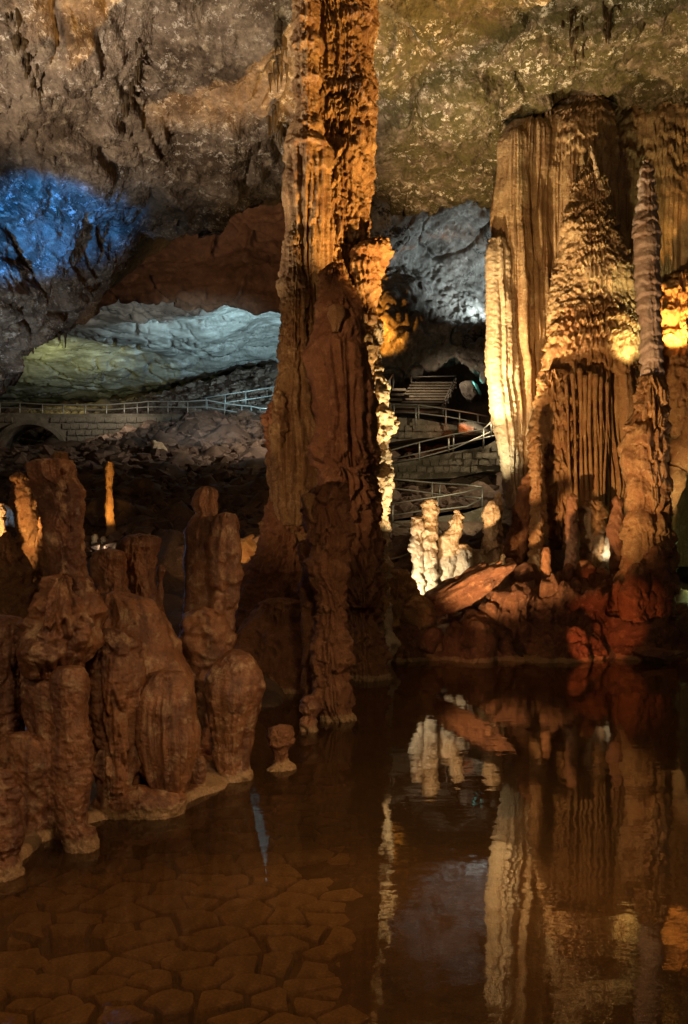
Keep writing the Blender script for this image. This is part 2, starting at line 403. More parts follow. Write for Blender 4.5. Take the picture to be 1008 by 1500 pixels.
def water_mat():
    m = bpy.data.materials.new('pond water'); m.use_nodes = True
    nt = m.node_tree; N = nt.nodes; Lk = nt.links.new
    N.remove(N['Principled BSDF']); out = N['Material Output']
    fr = N.new('ShaderNodeFresnel'); fr.inputs[0].default_value = 1.5
    gl = N.new('ShaderNodeBsdfGlossy'); gl.inputs['Roughness'].default_value = 0.02
    tr = N.new('ShaderNodeBsdfTransparent'); tr.inputs[0].default_value = (0.90, 0.80, 0.64, 1)
    tc = N.new('ShaderNodeTexCoord'); mp = N.new('ShaderNodeMapping'); mp.inputs['Scale'].default_value = (1, 1.6, 1)
    Lk(tc.outputs['Object'], mp.inputs[0])
    n = N.new('ShaderNodeTexNoise'); n.inputs['Scale'].default_value = 2.2; n.inputs['Detail'].default_value = 3
    Lk(mp.outputs[0], n.inputs['Vector'])
    b = N.new('ShaderNodeBump'); b.inputs['Strength'].default_value = 0.4; b.inputs['Distance'].default_value = 0.005
    Lk(n.outputs[0], b.inputs['Height']); Lk(b.outputs[0], gl.inputs['Normal']); Lk(b.outputs[0], fr.inputs['Normal'])
    df = N.new('ShaderNodeBsdfDiffuse'); df.inputs[0].default_value = (0.22, 0.12, 0.045, 1)      # suspended silt
    mk = N.new('ShaderNodeMixShader'); mk.inputs[0].default_value = 0.16
    Lk(tr.outputs[0], mk.inputs[1]); Lk(df.outputs[0], mk.inputs[2])
    mx = N.new('ShaderNodeMixShader'); Lk(fr.outputs[0], mx.inputs[0]); Lk(mk.outputs[0], mx.inputs[1]); Lk(gl.outputs[0], mx.inputs[2])
    Lk(mx.outputs[0], out.inputs[0]); return m
M_water = water_mat()

# ------------------------------------------------------------------ cave shell
def tps(ctrl):
    c = np.array(ctrl, float); xy = c[:, :2]/300.0; wv = 1.0/c[:, 2]; n = len(c)
    def U(r2): return np.where(r2 > 1e-12, r2*np.log(r2+1e-12), 0)
    K = U(((xy[:, None]-xy[None])**2).sum(-1)); P = np.hstack([np.ones((n, 1)), xy])
    A = np.zeros((n+3, n+3)); A[:n, :n] = K+1e-6*np.eye(n); A[:n, n:] = P; A[n:, :n] = P.T
    sol = np.linalg.solve(A, np.concatenate([wv, np.zeros(3)]))
    def f(x, y):
        q = np.stack([x.ravel(), y.ravel()], 1)/300.0
        k = U(((q[:, None]-xy[None])**2).sum(-1))
        return (1.0/np.clip(k@sol[:n]+sol[n]+q@sol[n+1:], 1/120.0, 1/4.0)).reshape(x.shape)
    return f

def patch(name, x0, x1, top, bot, ctrl, nx, ny, style, mat, lip=0.0, lipn=10, edge=6.0, seed=0, dense=1.0):
    f = tps(ctrl)
    xs = np.linspace(x0, x1, nx); vs = 1-(1-np.linspace(0, 1, ny))**dense
    t = np.array(top, float); b = np.array(bot, float)
    ty = np.interp(xs, t[:, 0], t[:, 1]); by = np.interp(xs, b[:, 0], b[:, 1])
    e = fbm(np.stack([xs*0.022, xs*0+seed+.37, xs*0+.41], 1), 3, .42)*edge
    by = by+e
    PX = np.repeat(xs[None], ny, 0); PYv = ty[None]+(by-ty)[None]*vs[:, None]
    Dp = f(PX, PYv)
    if lip > 0:                                  # the edge of the rock turns back and away from view
        u = np.linspace(0, 1, lipn+1)[1:]
        yl = by[None]-lip*14*(u[:, None]**2); dl = Dp[-1][None]+lip*3.0*u[:, None]
        PX = np.concatenate([PX, np.repeat(xs[None], lipn, 0)]); PYv = np.concatenate([PYv, yl]); Dp = np.concatenate([Dp, dl])
    X = (PX-504)/F*Dp; Z = CAMH-(PYv-HY)/F*Dp
    V = np.stack([X, Dp, Z], -1)
    du = np.gradient(V, axis=1); dv = np.gradient(V, axis=0)
    nrm = np.cross(du, dv); nrm /= np.linalg.norm(nrm, axis=-1, keepdims=True)+1e-9
    if np.mean(nrm[..., 1]) > 0: nrm = -nrm        # towards the camera
    P = V.reshape(-1, 3)+seed*11.3; D = np.zeros(len(P), np.float32)
    for c in style:
        sc3 = np.array(c.get('sc', (1, 1, 1)), np.float32)
        q = P*c['f']*sc3
        if c['kind'] == 'lump': h = fbm(q, c['oct'])
        elif c['kind'] == 'pop':
            h = np.abs(gn(q))+0.5*np.abs(gn(q*2.1+7))+.25*np.abs(gn(q*4.3+7))
            if 'noise' in c: h = h*sstep(-.2, .3, gn(P*c['noise']+31))
        elif c['kind'] == 'crack':
            n = gn(q+0.3*gn(q*2.3+3)[:, None]); h = -np.exp(-(n/0.05)**2)
        elif c['kind'] == 'step':
            n = fbm(q, 3)*c.get('n', 5); kN = np.floor(n); h = kN+sstep(0.0, 0.25, n-kN)
        D += (c['A']*h).astype(np.float32)
    V = V+D.reshape(V.shape[:2])[..., None]*nrm
    ny2 = V.shape[0]; idx = np.arange(ny2*nx).reshape(ny2, nx)
    Q = np.stack([idx[:-1, :-1], idx[1:, :-1], idx[1:, 1:], idx[:-1, 1:]], -1).reshape(-1, 4)
    o = link(name, mesh_np(name, V.reshape(-1, 3), Q), mat); o['kind'] = 'structure'
    return o

def step(A, f, n=5, **k): return dict(kind='step', A=A, f=f, n=n, **k)

CEIL = [(-420, -1500, 7), (504, -1500, 7), (1420, -1500, 7), (-300, -200, 13), (504, -60, 18), (1300, -200, 13), (-300, 450, 18), (0, 0, 17.5), (0, 330, 23), (0, 520, 25), (200, 0, 18.5), (200, 200, 23.5), (215, 320, 27.5), (420, 280, 29), (420, 100, 21.5),
       (640, 100, 22), (640, 262, 29), (740, 230, 29), (855, 140, 28), (1000, 110, 27), (930, 0, 20)]
# near ceiling, from above the camera to the long ragged lip
patch('cave_ceiling', -260, 1260, [(-260, -1500), (1260, -1500)],
      [(-260, 690), (-150, 600), (0, 528), (60, 497), (110, 458), (140, 418), (165, 380), (200, 335), (215, 324), (250, 302), (290, 290), (345, 291), (420, 285), (480, 280), (545, 268), (640, 264), (725, 285), (780, 240), (815, 180), (855, 142), (920, 138), (1008, 120), (1260, 90)],
      CEIL, 640, 430, [lump(0.40, 0.22, 3), step(0.22, 0.16, 5, sc=(1, .6, 1.4)), step(0.06, 0.6, 5), pop(0.10, 1.5), pop(0.13, 3.2, noise=0.4), pop(.07, 7.5), crack(0.35, 0.22), crack(.06, .7)], M_ceil, lip=1.2, lipn=10, edge=5, seed=1, dense=2.6)
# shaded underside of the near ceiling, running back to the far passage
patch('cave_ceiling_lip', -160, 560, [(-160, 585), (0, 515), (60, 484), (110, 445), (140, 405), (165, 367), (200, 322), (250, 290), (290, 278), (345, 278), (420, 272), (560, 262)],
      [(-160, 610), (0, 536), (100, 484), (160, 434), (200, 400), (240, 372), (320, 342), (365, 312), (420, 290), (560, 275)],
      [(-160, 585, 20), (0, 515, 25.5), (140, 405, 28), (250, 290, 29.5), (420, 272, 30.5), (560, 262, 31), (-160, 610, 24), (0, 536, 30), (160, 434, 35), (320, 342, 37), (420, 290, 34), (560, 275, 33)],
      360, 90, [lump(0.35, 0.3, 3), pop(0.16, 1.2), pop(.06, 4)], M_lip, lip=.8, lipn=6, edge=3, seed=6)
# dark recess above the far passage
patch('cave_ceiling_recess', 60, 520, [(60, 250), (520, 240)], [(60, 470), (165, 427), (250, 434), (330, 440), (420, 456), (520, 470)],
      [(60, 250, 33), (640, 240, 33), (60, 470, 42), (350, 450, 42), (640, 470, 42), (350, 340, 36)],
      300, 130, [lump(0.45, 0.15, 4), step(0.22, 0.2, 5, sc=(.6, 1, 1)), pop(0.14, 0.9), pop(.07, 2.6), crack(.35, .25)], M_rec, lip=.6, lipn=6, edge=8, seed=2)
# pale far ceiling lit by coloured lamps
patch('cave_ceiling_far', -200, 520, [(-200, 380), (520, 400)], [(-200, 640), (0, 640), (520, 640)],
      [(-200, 380, 44), (150, 390, 44), (420, 400, 44), (620, 400, 44), (-200, 640, 80), (0, 560, 66), (180, 578, 68), (412, 530, 66), (620, 640, 80), (300, 490, 53)],
      420, 200, [lump(0.5, 0.13, 3), step(0.12, 0.16, 7, sc=(.6, 1, 1)), pop(0.07, 0.8), crack(0.35, 0.22), crack(.15, .5)], M_far, edge=3, seed=3)
# wall right of the column
patch('cave_wall', 470, 840, [(470, 200), (840, 200)], [(470, 560), (560, 545), (600, 548), (640, 535), (668, 522), (690, 540), (720, 556), (840, 560)],
      [(470, 200, 38), (840, 200, 38), (545, 300, 45), (720, 300, 46), (545, 430, 49), (580, 470, 47.5), (650, 400, 50), (720, 430, 50), (720, 550, 46), (600, 540, 49), (840, 560, 48), (470, 560, 49)],
      330, 300, [lump(0.8, 0.16, 4), pop(0.45, 0.5), pop(0.25, 1.2), pop(.1, 3), crack(0.4, 0.3)], M_wall, lip=1.2, lipn=8, edge=5, seed=4)
# back of the cave closes the view
patch('cave_back_wall', -700, 1700, [(-700, 100), (1700, 100)], [(-700, 900), (1700, 900)],
      [(-700, 100, 70), (1700, 100, 60), (-700, 900, 88), (1700, 900, 70), (500, 500, 86), (1000, 500, 40)],
      200, 90, [lump(1.2, 0.1, 4), pop(0.5, 0.4)], M_rec, edge=2, seed=5)

# ------------------------------------------------------------------ ground
def terr(X, d):
    px = X/d*F+504
    L = np.interp(d, [0, 8.5, 10.5, 12.5, 16, 22, 27, 30, 40, 49, 53, 60, 75, 90], [-.6, -.6, -.5, -.1, .6, 1.9, 2.75, 3.7, 6.3, 8.7, 9.6, 12.6, 15.5, 16])
    Rr = np.interp(d, [0, 18.2, 18.8, 19.6, 21, 26, 30, 36, 41, 45, 52, 60, 90], [-.8, -.8, -.3, .2, .7, 1.1, 2.2, 3.4, 5.6, 7.8, 9.5, 11, 13])
    wgt = sstep(400, 470, px)
    z = L*(1-wgt)+Rr*wgt
    ridge = sstep(52, 62, d)*(1-wgt)
    z = z+ridge*np.interp(px, [-200, 0, 180, 300, 412, 500], [-1.5, -1, -.2, 1.2, 2.6, 3])
    z = z-2.2*np.exp(-((px-45)/70)**2)*sstep(44, 50, d)*(1-sstep(54, 60, d))
    z = z+1.1*sstep(150, 320, px)*(1-wgt)*sstep(40, 50, d)*(1-sstep(51, 53, d))
    return z

def grid_ground(name, pxs, ds, amp, f, mat, extra=None, dz=0.0):
    PX, DD = np.meshgrid(pxs, ds); X = (PX-504)/F*DD
    z = terr(X, DD) if extra is None else extra(X, DD, PX)
    P = np.stack([X.ravel(), DD.ravel(), z.ravel()*0.5], 1)
    n = fbm(P*f, 4)*amp*sstep(6, 25, DD.ravel())+0.35*amp*np.abs(gn(P*f*4))*sstep(10, 25, DD.ravel())
    z = z+n.reshape(z.shape)+dz
    V = np.stack([X.ravel(), DD.ravel(), z.ravel()], 1)
    ny, nx = PX.shape; idx = np.arange(ny*nx).reshape(ny, nx)
    Q = np.stack([idx[:-1, :-1], idx[:-1, 1:], idx[1:, 1:], idx[1:, :-1]], -1).reshape(-1, 4)
    o = link(name, mesh_np(name, V, Q), mat); o['kind'] = 'structure'; return o

grid_ground('cave_floor', np.linspace(-900, 1900, 330), np.concatenate([np.linspace(12, 30, 90), np.linspace(30.3, 90, 150)]), 0.7, 0.5, M_rub)
# pond: bed, water, and the cracked mud plates under it
def bed_z(X, D, PX): return -0.25+0.125*sstep(330, 560, PX+60*gn(np.stack([X.ravel()*1.2, D.ravel()*1.2, X.ravel()*0], 1)).reshape(X.shape))+0.012*gn(np.stack([X.ravel()*3, D.ravel()*3, X.ravel()*0], 1)).reshape(X.shape)
bed = grid_ground('pond_bed', np.linspace(-500, 1500, 180), np.linspace(1.2, 26, 200), 0.0, 0.5, M_bed, extra=bed_z)
g = Geo(); V = np.array([[-30, 0.8, 0], [30, 0.8, 0], [30, 24, 0], [-30, 24, 0]], float); g.add(V, [[0, 1, 2, 3]])
pond = link('pond_water', g.mesh('pond_water'), M_water); pond['kind'] = 'structure'

def clip(poly, p, n):
    out = []
    for i in range(len(poly)):
        a, b = poly[i], poly[(i+1) % len(poly)]
        da, db = (a-p)@n, (b-p)@n
        if da <= 0: out.append(a)
        if (da < 0) != (db < 0) and da != db: out.append(a+(b-a)*da/(da-db))
    return out

random.seed(5); prs = np.random.default_rng(5)
seeds = []; row = 0; yy = 3.7
while yy < 10.0:
    stepx = 0.185+0.008*(yy-4)*3; xx = (-0.46*yy+(row % 2)*stepx/2)/1.3
    while xx < 0.08*yy:
        seeds.append((xx+prs.uniform(-.085, .085), yy+prs.uniform(-.11, .11))); xx += stepx*prs.uniform(.8, 1.35)
    yy += 0.235*prs.uniform(.85, 1.2); row += 1
seeds = np.array(seeds)
order = np.argsort(seeds[:, 1]); nplate = 0
for i in order:
    if nplate >= 300: break
    p = seeds[i]
    if hashf(np.float64(i), 8) < .06: continue
    dd = np.hypot(*(seeds-p).T); near = np.argsort(dd)[1:15]
    poly = [p+np.array(v)*0.55 for v in ((-1, -1), (1, -1), (1, 1), (-1, 1))]
    for j in near:
        n = seeds[j]-p; L = np.linalg.norm(n); n /= L
        gap = 0.007+0.022*hashf(np.float64(i+j), 3)**2
        poly = clip(poly, p+n*(L/2-gap), n)
        if len(poly) < 3: break
    if len(poly) < 3: continue
    pts = []
    poly = [np.array([q_[0]*1.3, q_[1]]) for q_ in poly]; p = np.array([p[0]*1.3, p[1]])
    for a in range(len(poly)):
        u, v = poly[a], poly[(a+1) % len(poly)]
        if np.linalg.norm(v-u) < 0.02: continue
        pts.append(u*0.95+v*0.05); 
        if np.linalg.norm(v-u) > 0.12: pts.append((u+v)/2+prs.uniform(-.02, .02, 2))
        pts.append(u*0.05+v*0.95)
    m = len(pts)
    if m < 4: continue
    pts = np.array(pts); c = pts.mean(0); zt = -0.125+prs.uniform(-.016, .016)-.03*float(sstep(-.6, .4, c[0]*4.5/c[1])); tl = prs.uniform(-.03, .03, 2)
    zz = zt+((pts-c)@tl)
    rim = np.column_stack([c+(pts-c)*0.955, zz]); mid = np.column_stack([c+(pts-c)*1.0, zz-0.014]); low = np.column_stack([c+(pts-c)*0.97, np.full(m, -0.27)])
    Vp = np.concatenate([rim, mid, low, [[*c, zt+0.002]]])
    Q = [[a, m+a, m+(a+1) % m, (a+1) % m] for a in range(m)]+[[m+a, 2*m+a, 2*m+(a+1) % m, m+(a+1) % m] for a in range(m)]
    T = [[3*m, a, (a+1) % m] for a in range(m)]
    Q = [q[::-1] for q in Q]
    gg = Geo(); gg.add(Vp-np.array([*c, zt]), Q, T)
    o = link('mud_plate', gg.mesh('mud_plate', smooth=False), M_plate, bed, (*c, zt)); nplate += 1

# muddy island on the right and mud bank on the left
def island_z(X, D, PX):
    yt = np.interp(PX, [560, 590, 615, 640, 690, 740, 860, 900, 935, 965, 990, 1030, 1080], [1010, 985, 950, 925, 905, 874, 866, 872, 893, 930, 950, 960, 985])
    cr = CAMH-(yt-HY)/F*19.8
    n = gn(np.stack([X.ravel()*1.1, D.ravel()*0.7, X.ravel()*0], 1)).reshape(X.shape)
    t = sstep(18.25, 19.75, D+0.28*n)
    return -0.5+(cr+0.5)*t**0.75-0.25*sstep(21.5, 25, D)

def rough_ground(name, pxs, ds, zf, style, mat, seed=0):
    PX, DD = np.meshgrid(pxs, ds); X = (PX-504)/F*DD; z = zf(X, DD, PX)
    V = np.stack([X, DD, z], -1)
    nrm = np.cross(np.gradient(V, axis=1), np.gradient(V, axis=0)); nrm /= np.linalg.norm(nrm, axis=-1, keepdims=True)+1e-9
    if nrm[..., 2].mean() < 0: nrm = -nrm
    P = V.reshape(-1, 3)+seed*7.7; D = 0
    for c in style:
        q = P*c['f']
        if c['kind'] == 'lump': h = fbm(q, c['oct'])
        elif c['kind'] == 'pop': h = np.abs(gn(q))+.5*np.abs(gn(q*2.2+3))
        elif c['kind'] == 'step': n = fbm(q, 3)*c['n']; kN = np.floor(n); h = kN+sstep(0, .3, n-kN)
        else: h = -np.exp(-(gn(q)/0.06)**2)
        D = D+c['A']*h
    V = V+np.reshape(D, PX.shape)[..., None]*nrm
    ny, nx = PX.shape; idx = np.arange(ny*nx).reshape(ny, nx)
    Q = np.stack([idx[:-1, :-1], idx[:-1, 1:], idx[1:, 1:], idx[1:, :-1]], -1).reshape(-1, 4)
    o = link(name, mesh_np(name, V.reshape(-1, 3), Q), mat); o['kind'] = 'structure'; return o

rough_ground('island_ground', np.linspace(540, 1090, 330), np.concatenate([np.linspace(17.9, 20.2, 130), np.linspace(20.25, 25, 60)]), island_z,
             [lump(.20, .9, 4), step(.09, .9, 6), pop(.12, 2.2), pop(.05, 6), crack(.14, .8)], M_isl, 3)
def bank_z(X, D, PX):
    e = np.interp(PX, [-400, 60, 130, 275, 330, 380, 420], [.02, .02, 0.03, .03, -.03, -.12, -.4])
    front = np.interp(PX, [-400, 0, 60, 130, 275, 380, 420], [6.2, 6.4, 7.0, 7.55, 8.15, 9.1, 9.6])
    n = .18*gn(np.stack([X.ravel()*2.2, D.ravel()*2.2, X.ravel()*0], 1)).reshape(X.shape)
    back = np.interp(D, [8, 10, 14], [0, .08, .5])
    return -0.4+(e+.4+.03)*sstep(-.12, .22, D+n-front)+back*(PX < 330)
rough_ground('mud_bank', np.linspace(-420, 430, 220), np.linspace(5.6, 14, 150), bank_z, [lump(.03, 1.6, 4), pop(.025, 5)], M_mud, 4)

# ------------------------------------------------------------------ rocks
import bmesh
def ico(sub):
    bm = bmesh.new(); bmesh.ops.create_icosphere(bm, subdivisions=sub, radius=1)
    V = np.array([v.co[:] for v in bm.verts]); T = np.array([[v.index for v in f.verts] for f in bm.faces]); bm.free(); return V, T
ICO = {1: ico(1), 2: ico(2), 4: ico(4), 5: ico(5)}
def rock_verts(sub, seed, size, rough=0.08, facets=12, f=1.5):
    r = np.random.default_rng(seed); V, T = ICO[sub]
    n = r.normal(size=(facets, 3)); n /= np.linalg.norm(n, axis=1)[:, None]; h = r.uniform(.62, 1.0, facets)
    dots = V@n.T; rad = np.min(np.where(dots > 0.05, h/np.maximum(dots, .05), 9), axis=1); rad = np.minimum(rad, 1.25)
    P = V*rad[:, None]
    P = P*(1+rough*fbm(P*f+seed*3.3, 4))[:, None]
    return P*np.array(size), T
def rotm(rx, ry, rz):
    a, b, c = math.cos(rx), math.cos(ry), math.cos(rz); d, e, f = math.sin(rx), math.sin(ry), math.sin(rz)
    return np.array([[c, -f, 0], [f, c, 0], [0, 0, 1]])@np.array([[b, 0, e], [0, 1, 0], [-e, 0, b]])@np.array([[1, 0, 0], [0, a, -d], [0, d, a]])

def boulder(name, label, cat, px, py, d, size, rot, seed, mat, group=None, rough=.12, sub=4, facets=14, smooth=True):
    V, T = rock_verts(sub, seed, size, rough, facets)
    V = V@rotm(*rot).T; p = at(px, py, d)
    o = link(name, mesh_np(name, V, None, smooth, T), mat, None, p); return tag(o, label, cat, group)

rk = np.random.default_rng(11)
lib = [rock_verts(1, 100+i, (1, .9, .62), .10, 9) for i in range(10)]
lib2 = [mesh_np('boulder', *(lambda vt: (vt[0], None, False, vt[1]))(rock_verts(2, 200+i, (1, .85, .62), .10, 11))) for i in range(8)]
gr = Geo(); cnt = 0
while cnt < 8500:
    px = rk.uniform(-120, 760); d = rk.uniform(24, 62)**1.0
    if 430 < px < 540: continue
    if px > 540 and (d < 26 or d > 56): continue
    X = (px-504)/F*d; z = float(terr(np.array([X]), np.array([d]))[0])
    if px < 400 and 50.5 < d < 54.5: continue
    sz = 0.10*d/30+rk.exponential(.12); sz = min(sz, .6)
    V, T = lib[rk.integers(10)]
    gr.add(V*sz@rotm(rk.uniform(-.5, .5), rk.uniform(-.5, .5), rk.uniform(0, 6.3)).T+np.array([X, d, z+.1*sz+.05]), None, T); cnt += 1
rb = link('rubble', gr.mesh('rubble'), M_rub); rb['kind'] = 'stuff'
nb = 0
while nb < 150:
    left = nb < 105
    px = rk.uniform(-60, 410) if left else rk.uniform(570, 740); d = rk.uniform(27, 50) if left else rk.uniform(27, 47)
    X = (px-504)/F*d; z = float(terr(np.array([X]), np.array([d]))[0])
    sz = rk.uniform(.30, .60)
    o = link('boulder', lib2[rk.integers(8)], M_rub, None, (X, d, z+.12*sz)); o.scale = (sz*rk.uniform(.8, 1.5), sz, sz*rk.uniform(.7, 1.1))
    o.rotation_euler = (rk.uniform(-.4, .4), rk.uniform(-.4, .4), rk.uniform(0, 6.3))
    if left: tag(o, 'dark angular boulder lying on the rubble slope below the arched stone wall', 'boulder', 'boulders on the slope below the arched wall')
    else: tag(o, 'dark angular boulder lying between the railed walkways under the stairs', 'boulder', 'boulders between the walkways')
    nb += 1

# ------------------------------------------------------------------ walkways, wall with arch, railings, stairs
def railing(label, rails, posts, group='railings along the cave walkways', rr=0.04):
    """rails: lists of (px, py, d); posts: (px, top, bottom, d)"""
    b = at(posts[0][0], posts[0][2], posts[0][3]); t = thing('railing', label, 'railing', b, group)
    for r_ in rails:
        g = Geo(); g.tube([at(*p) for p in r_], rr); link('rail', g.mesh('rail', b, True), M_rail, t)
    for (px, y0, y1, d) in posts:
        g = Geo(); g.tube([at(px, y0, d), at(px, y1+3, d)], rr*1.15); link('post', g.mesh('post', b, True), M_rail, t)
    return t

# wall with arch
DW = 51.5
def wall_arch():
    b = at(180, 690, DW); t = thing('retaining_wall', 'long grey walkway wall with an arched opening at its left end', 'wall', b)
    topc = [(-80, 604), (0, 605), (100, 606), (200, 606), (250, 606), (300, 609), (340, 616), (370, 624), (402, 634)]
    g = Geo(); cxp, cyp, rad = 45, 676, 58
    xs = np.linspace(-80, 402, 242); top = np.interp(xs, *zip(*topc))
    inside = np.abs(xs-cxp) < rad
    bot = np.where(inside, cyp-np.sqrt(np.maximum(rad**2-(xs-cxp)**2, 0)), 720)
    bot = np.maximum(bot, top+3)
    th = 2.2; V = []; 
    for x, a, c in zip(xs, top, bot):
        f1, f2 = at(x, a, DW), at(x, c, DW); V += [f1, f2, f2+[0, th, 0], f1+[0, th, 0]]
    Q = []
    for i in range(len(xs)-1):
        o = i*4
        for k in range(4): Q.append([o+k, o+(k+1) % 4, o+4+(k+1) % 4, o+4+k])
    Q += [[0, 1, 2, 3], [len(V)-4, len(V)-1, len(V)-2, len(V)-3]]
    g.add(V, Q); link('wall_face', g.mesh('wall_face', b), M_conc, t)
    g = Geo(); an = np.linspace(-0.05, math.pi+.05, 40)
    Vr = []
    for a in an:
        for rr_, dy in ((rad-4.5, -.25), (rad+1.5, -.25), (rad+1.5, 1.0), (rad-4.5, 1.0)):
            Vr.append(at(cxp+rr_*math.cos(a), cyp-rr_*math.sin(a), DW)+[0, dy, 0])
    Qr = [[i*4+k, i*4+(k+1) % 4, i*4+4+(k+1) % 4, i*4+4+k] for i in range(39) for k in range(4)]+[[0, 1, 2, 3], [156, 159, 158, 157]]
    g.add(Vr, Qr); link('arch_ring', g.mesh('arch_ring', b), M_conc, t)
    r = np.random.default_rng(3); S = DW/F
    y = 611
    while y < 688:                               # rough facing stones
        x = -76+r.uniform(0, 9)
        while x < 398:
            wpx = r.uniform(9, 17); xm = x+wpx/2; tp = np.interp(xm, *zip(*topc))
            hpx = 8.6
            ok = y > tp+2 and ((xm-cxp)**2+(y+4-cyp)**2 > (rad+10)**2) and y > 0 and not (abs(xm-cxp) < rad+6 and y+4 > cyp)
            vis = y < np.interp(xm, [100, 180, 250, 330, 400], [705, 655, 626, 634, 652])
            if ok and vis:
                g = Geo(); c = at(xm, y+hpx/2, DW)-[0, .03+.03*r.random(), 0]
                g.box((0, 0, 0), (wpx*S/2-.02, .08, hpx*S/2-.02), 0, .035, int(r.integers(1e6)))
                link('stone', g.mesh('stone'), M_conc, t, c-b)
            x += wpx
        y += 9.4
wall_arch()
xs = [-30, 0, 29, 62, 93, 125, 156, 182, 201, 217, 246, 275, 303, 329, 354, 368, 381]
tp = [589, 590, 590, 592, 593, 593, 593, 591, 590, 588, 588, 588, 586, 591, 594, 595, 598]; bt = [605, 605, 606, 607, 608, 609, 608, 607, 605, 605, 605, 606, 607, 611, 617, 621, 627]
railing('long thin railing running along the top of the arched stone wall',
        [[(x, a, DW+.3) for x, a in zip(xs, tp)]+[(402, 599, DW+.3)], [(x, a*.52+c*.48, DW+.3) for x, a, c in zip(xs, tp, bt)]+[(402, 614, DW+.3)]],
        [(x, a, c, DW+.3) for x, a, c in zip(xs, tp, bt)])
railing('short railing rising behind the wall walkway towards the great column', [[(298, 583, 55), (330, 578, 55), (415, 565, 55)], [(298, 594, 55), (330, 590, 55), (415, 577, 55)]],
        [(302, 582, 597, 55), (330, 578, 594, 55), (360, 573, 589, 55), (400, 567, 583, 55)])
railing('railing behind the stair landing with its rails running right to the drapery', [[(574, 594, 42), (612, 593, 42), (653, 599, 42), (690, 605, 42), (730, 613, 42)], [(572, 603, 42), (612, 605, 42), (653, 610, 42), (690, 617, 42), (730, 625, 42)]],
        [(572, 590, 611, 42), (577, 592, 611, 42), (609, 598, 620, 42), (613, 593, 612, 42), (653, 599, 622, 42), (673, 604, 618, 42), (700, 607, 626, 42)])
railing('sloping three-bar ramp railing between the stairs and the lower loop', [[(556, 664, 39), (564, 662, 39), (614, 648, 39), (661, 637, 39), (708, 629, 39), (722, 616, 39)], [(556, 676, 39), (614, 664, 39), (658, 654, 39), (708, 642, 39), (724, 638, 39)], [(556, 681, 39), (614, 671, 39), (665, 657, 39), (720, 632, 39)]],
        [(563, 662, 683, 39), (614, 647, 673, 39), (657, 642, 659, 39), (664, 636, 658, 39.1), (708, 629, 654, 39), (719, 616, 638, 39)])
railing('looping railing on the curved platform behind the white stalagmites', [[(560, 700, 36), (600, 704, 36), (643, 708, 36), (680, 710, 35.5), (706, 713, 35)], [(560, 714, 36), (600, 718, 36), (643, 724, 36), (690, 728, 35.5), (706, 730, 35)],
         [(557, 741, 34.5), (619, 731, 34.5), (648, 727, 34.6), (680, 721, 34.8), (707, 714, 35)], [(558, 758, 34.5), (619, 748, 34.5), (641, 747, 34.5), (684, 742, 34.7), (707, 730, 35)]],
        [(633, 707, 730, 36), (644, 710, 726, 36), (641, 728, 757, 34.5), (575, 740, 763, 34.5), (706.5, 713, 741, 35)])
railing('railing dropping leftwards below the loop beside the tallest white stalagmite', [[(555, 758, 32), (600, 772, 32), (615, 778, 32)], [(555, 771, 32), (600, 786, 32), (615, 792, 32)], [(555, 790, 32), (600, 801, 32), (615, 806, 32)]],
        [(573, 763, 803, 32), (612, 777, 812, 32)])
railing('bright yellowish lowest railing beside the bright column edge', [[(556, 825, 28), (562, 823, 28), (608, 809, 28)], [(556, 841, 28), (562, 839, 28), (608, 828, 28)]], [(562, 823, 845, 28), (606, 810, 834, 28)])

def extrude_px(name, poly, d, th, mat, parent, b):
    g = Geo(); n = len(poly); f = [at(x, y, d) for x, y in poly]; bk = [p+[0, th, 0] for p in f]
    Q = [[i, (i+1) % n, n+(i+1) % n, n+i] for i in range(n)]
    T = [[0, i+1, i] for i in range(1, n-1)]+[[n, n+i, n+i+1] for i in range(1, n-1)]
    g.add(f+bk, Q, T); return link(name, g.mesh(name, b), mat, parent)

def walkway(label, top, bot, d, th, stones=True, seed=0):
    b = at(top[0][0], bot[0][1], d); t = thing('walkway', label, 'walkway', b)
    extrude_px('deck_wall', top+bot[::-1], d, th, M_conc, t, b)
    if stones:
        r = np.random.default_rng(seed); S = d/F; x0, x1 = top[0][0], top[-1][0]; y = min(p[1] for p in top)+3
        while y < max(p[1] for p in bot):
            x = x0+r.uniform(0, 5)
            while x < x1-8:
                wpx = r.uniform(9, 16); xm = x+wpx/2
                if y > np.interp(xm, *zip(*top))+2 and y+9 < np.interp(xm, *zip(*bot)):
                    g = Geo(); g.box((0, 0, 0), (wpx*S/2-.02, .07, 4.3*S), 0, .04, int(r.integers(1e6)))
                    link('stone', g.mesh('stone'), M_conc, t, at(xm, y+4.5, d)-[0, .02, 0]-b)
                x += wpx
            y += 10
walkway('stone faced landing wall at the foot of the stairs', [(556, 610), (612, 613), (655, 621), (735, 634)], [(556, 650), (612, 642), (655, 640), (735, 640)], 42.3, 2.2, True, 1)
walkway('stone faced ramp wall under the three-bar railing', [(552, 684), (614, 673), (665, 659), (712, 653), (735, 640)], [(552, 705), (614, 702), (665, 700), (712, 690), (735, 690)], 39.3, 1.8, True, 2)
walkway('curved greenish concrete platform wall behind the white stalagmites', [(552, 765), (600, 762), (641, 757), (684, 751), (712, 741)], [(552, 850), (600, 850), (641, 850), (684, 850), (712, 850)], 34.8, 1.6, False, 3)

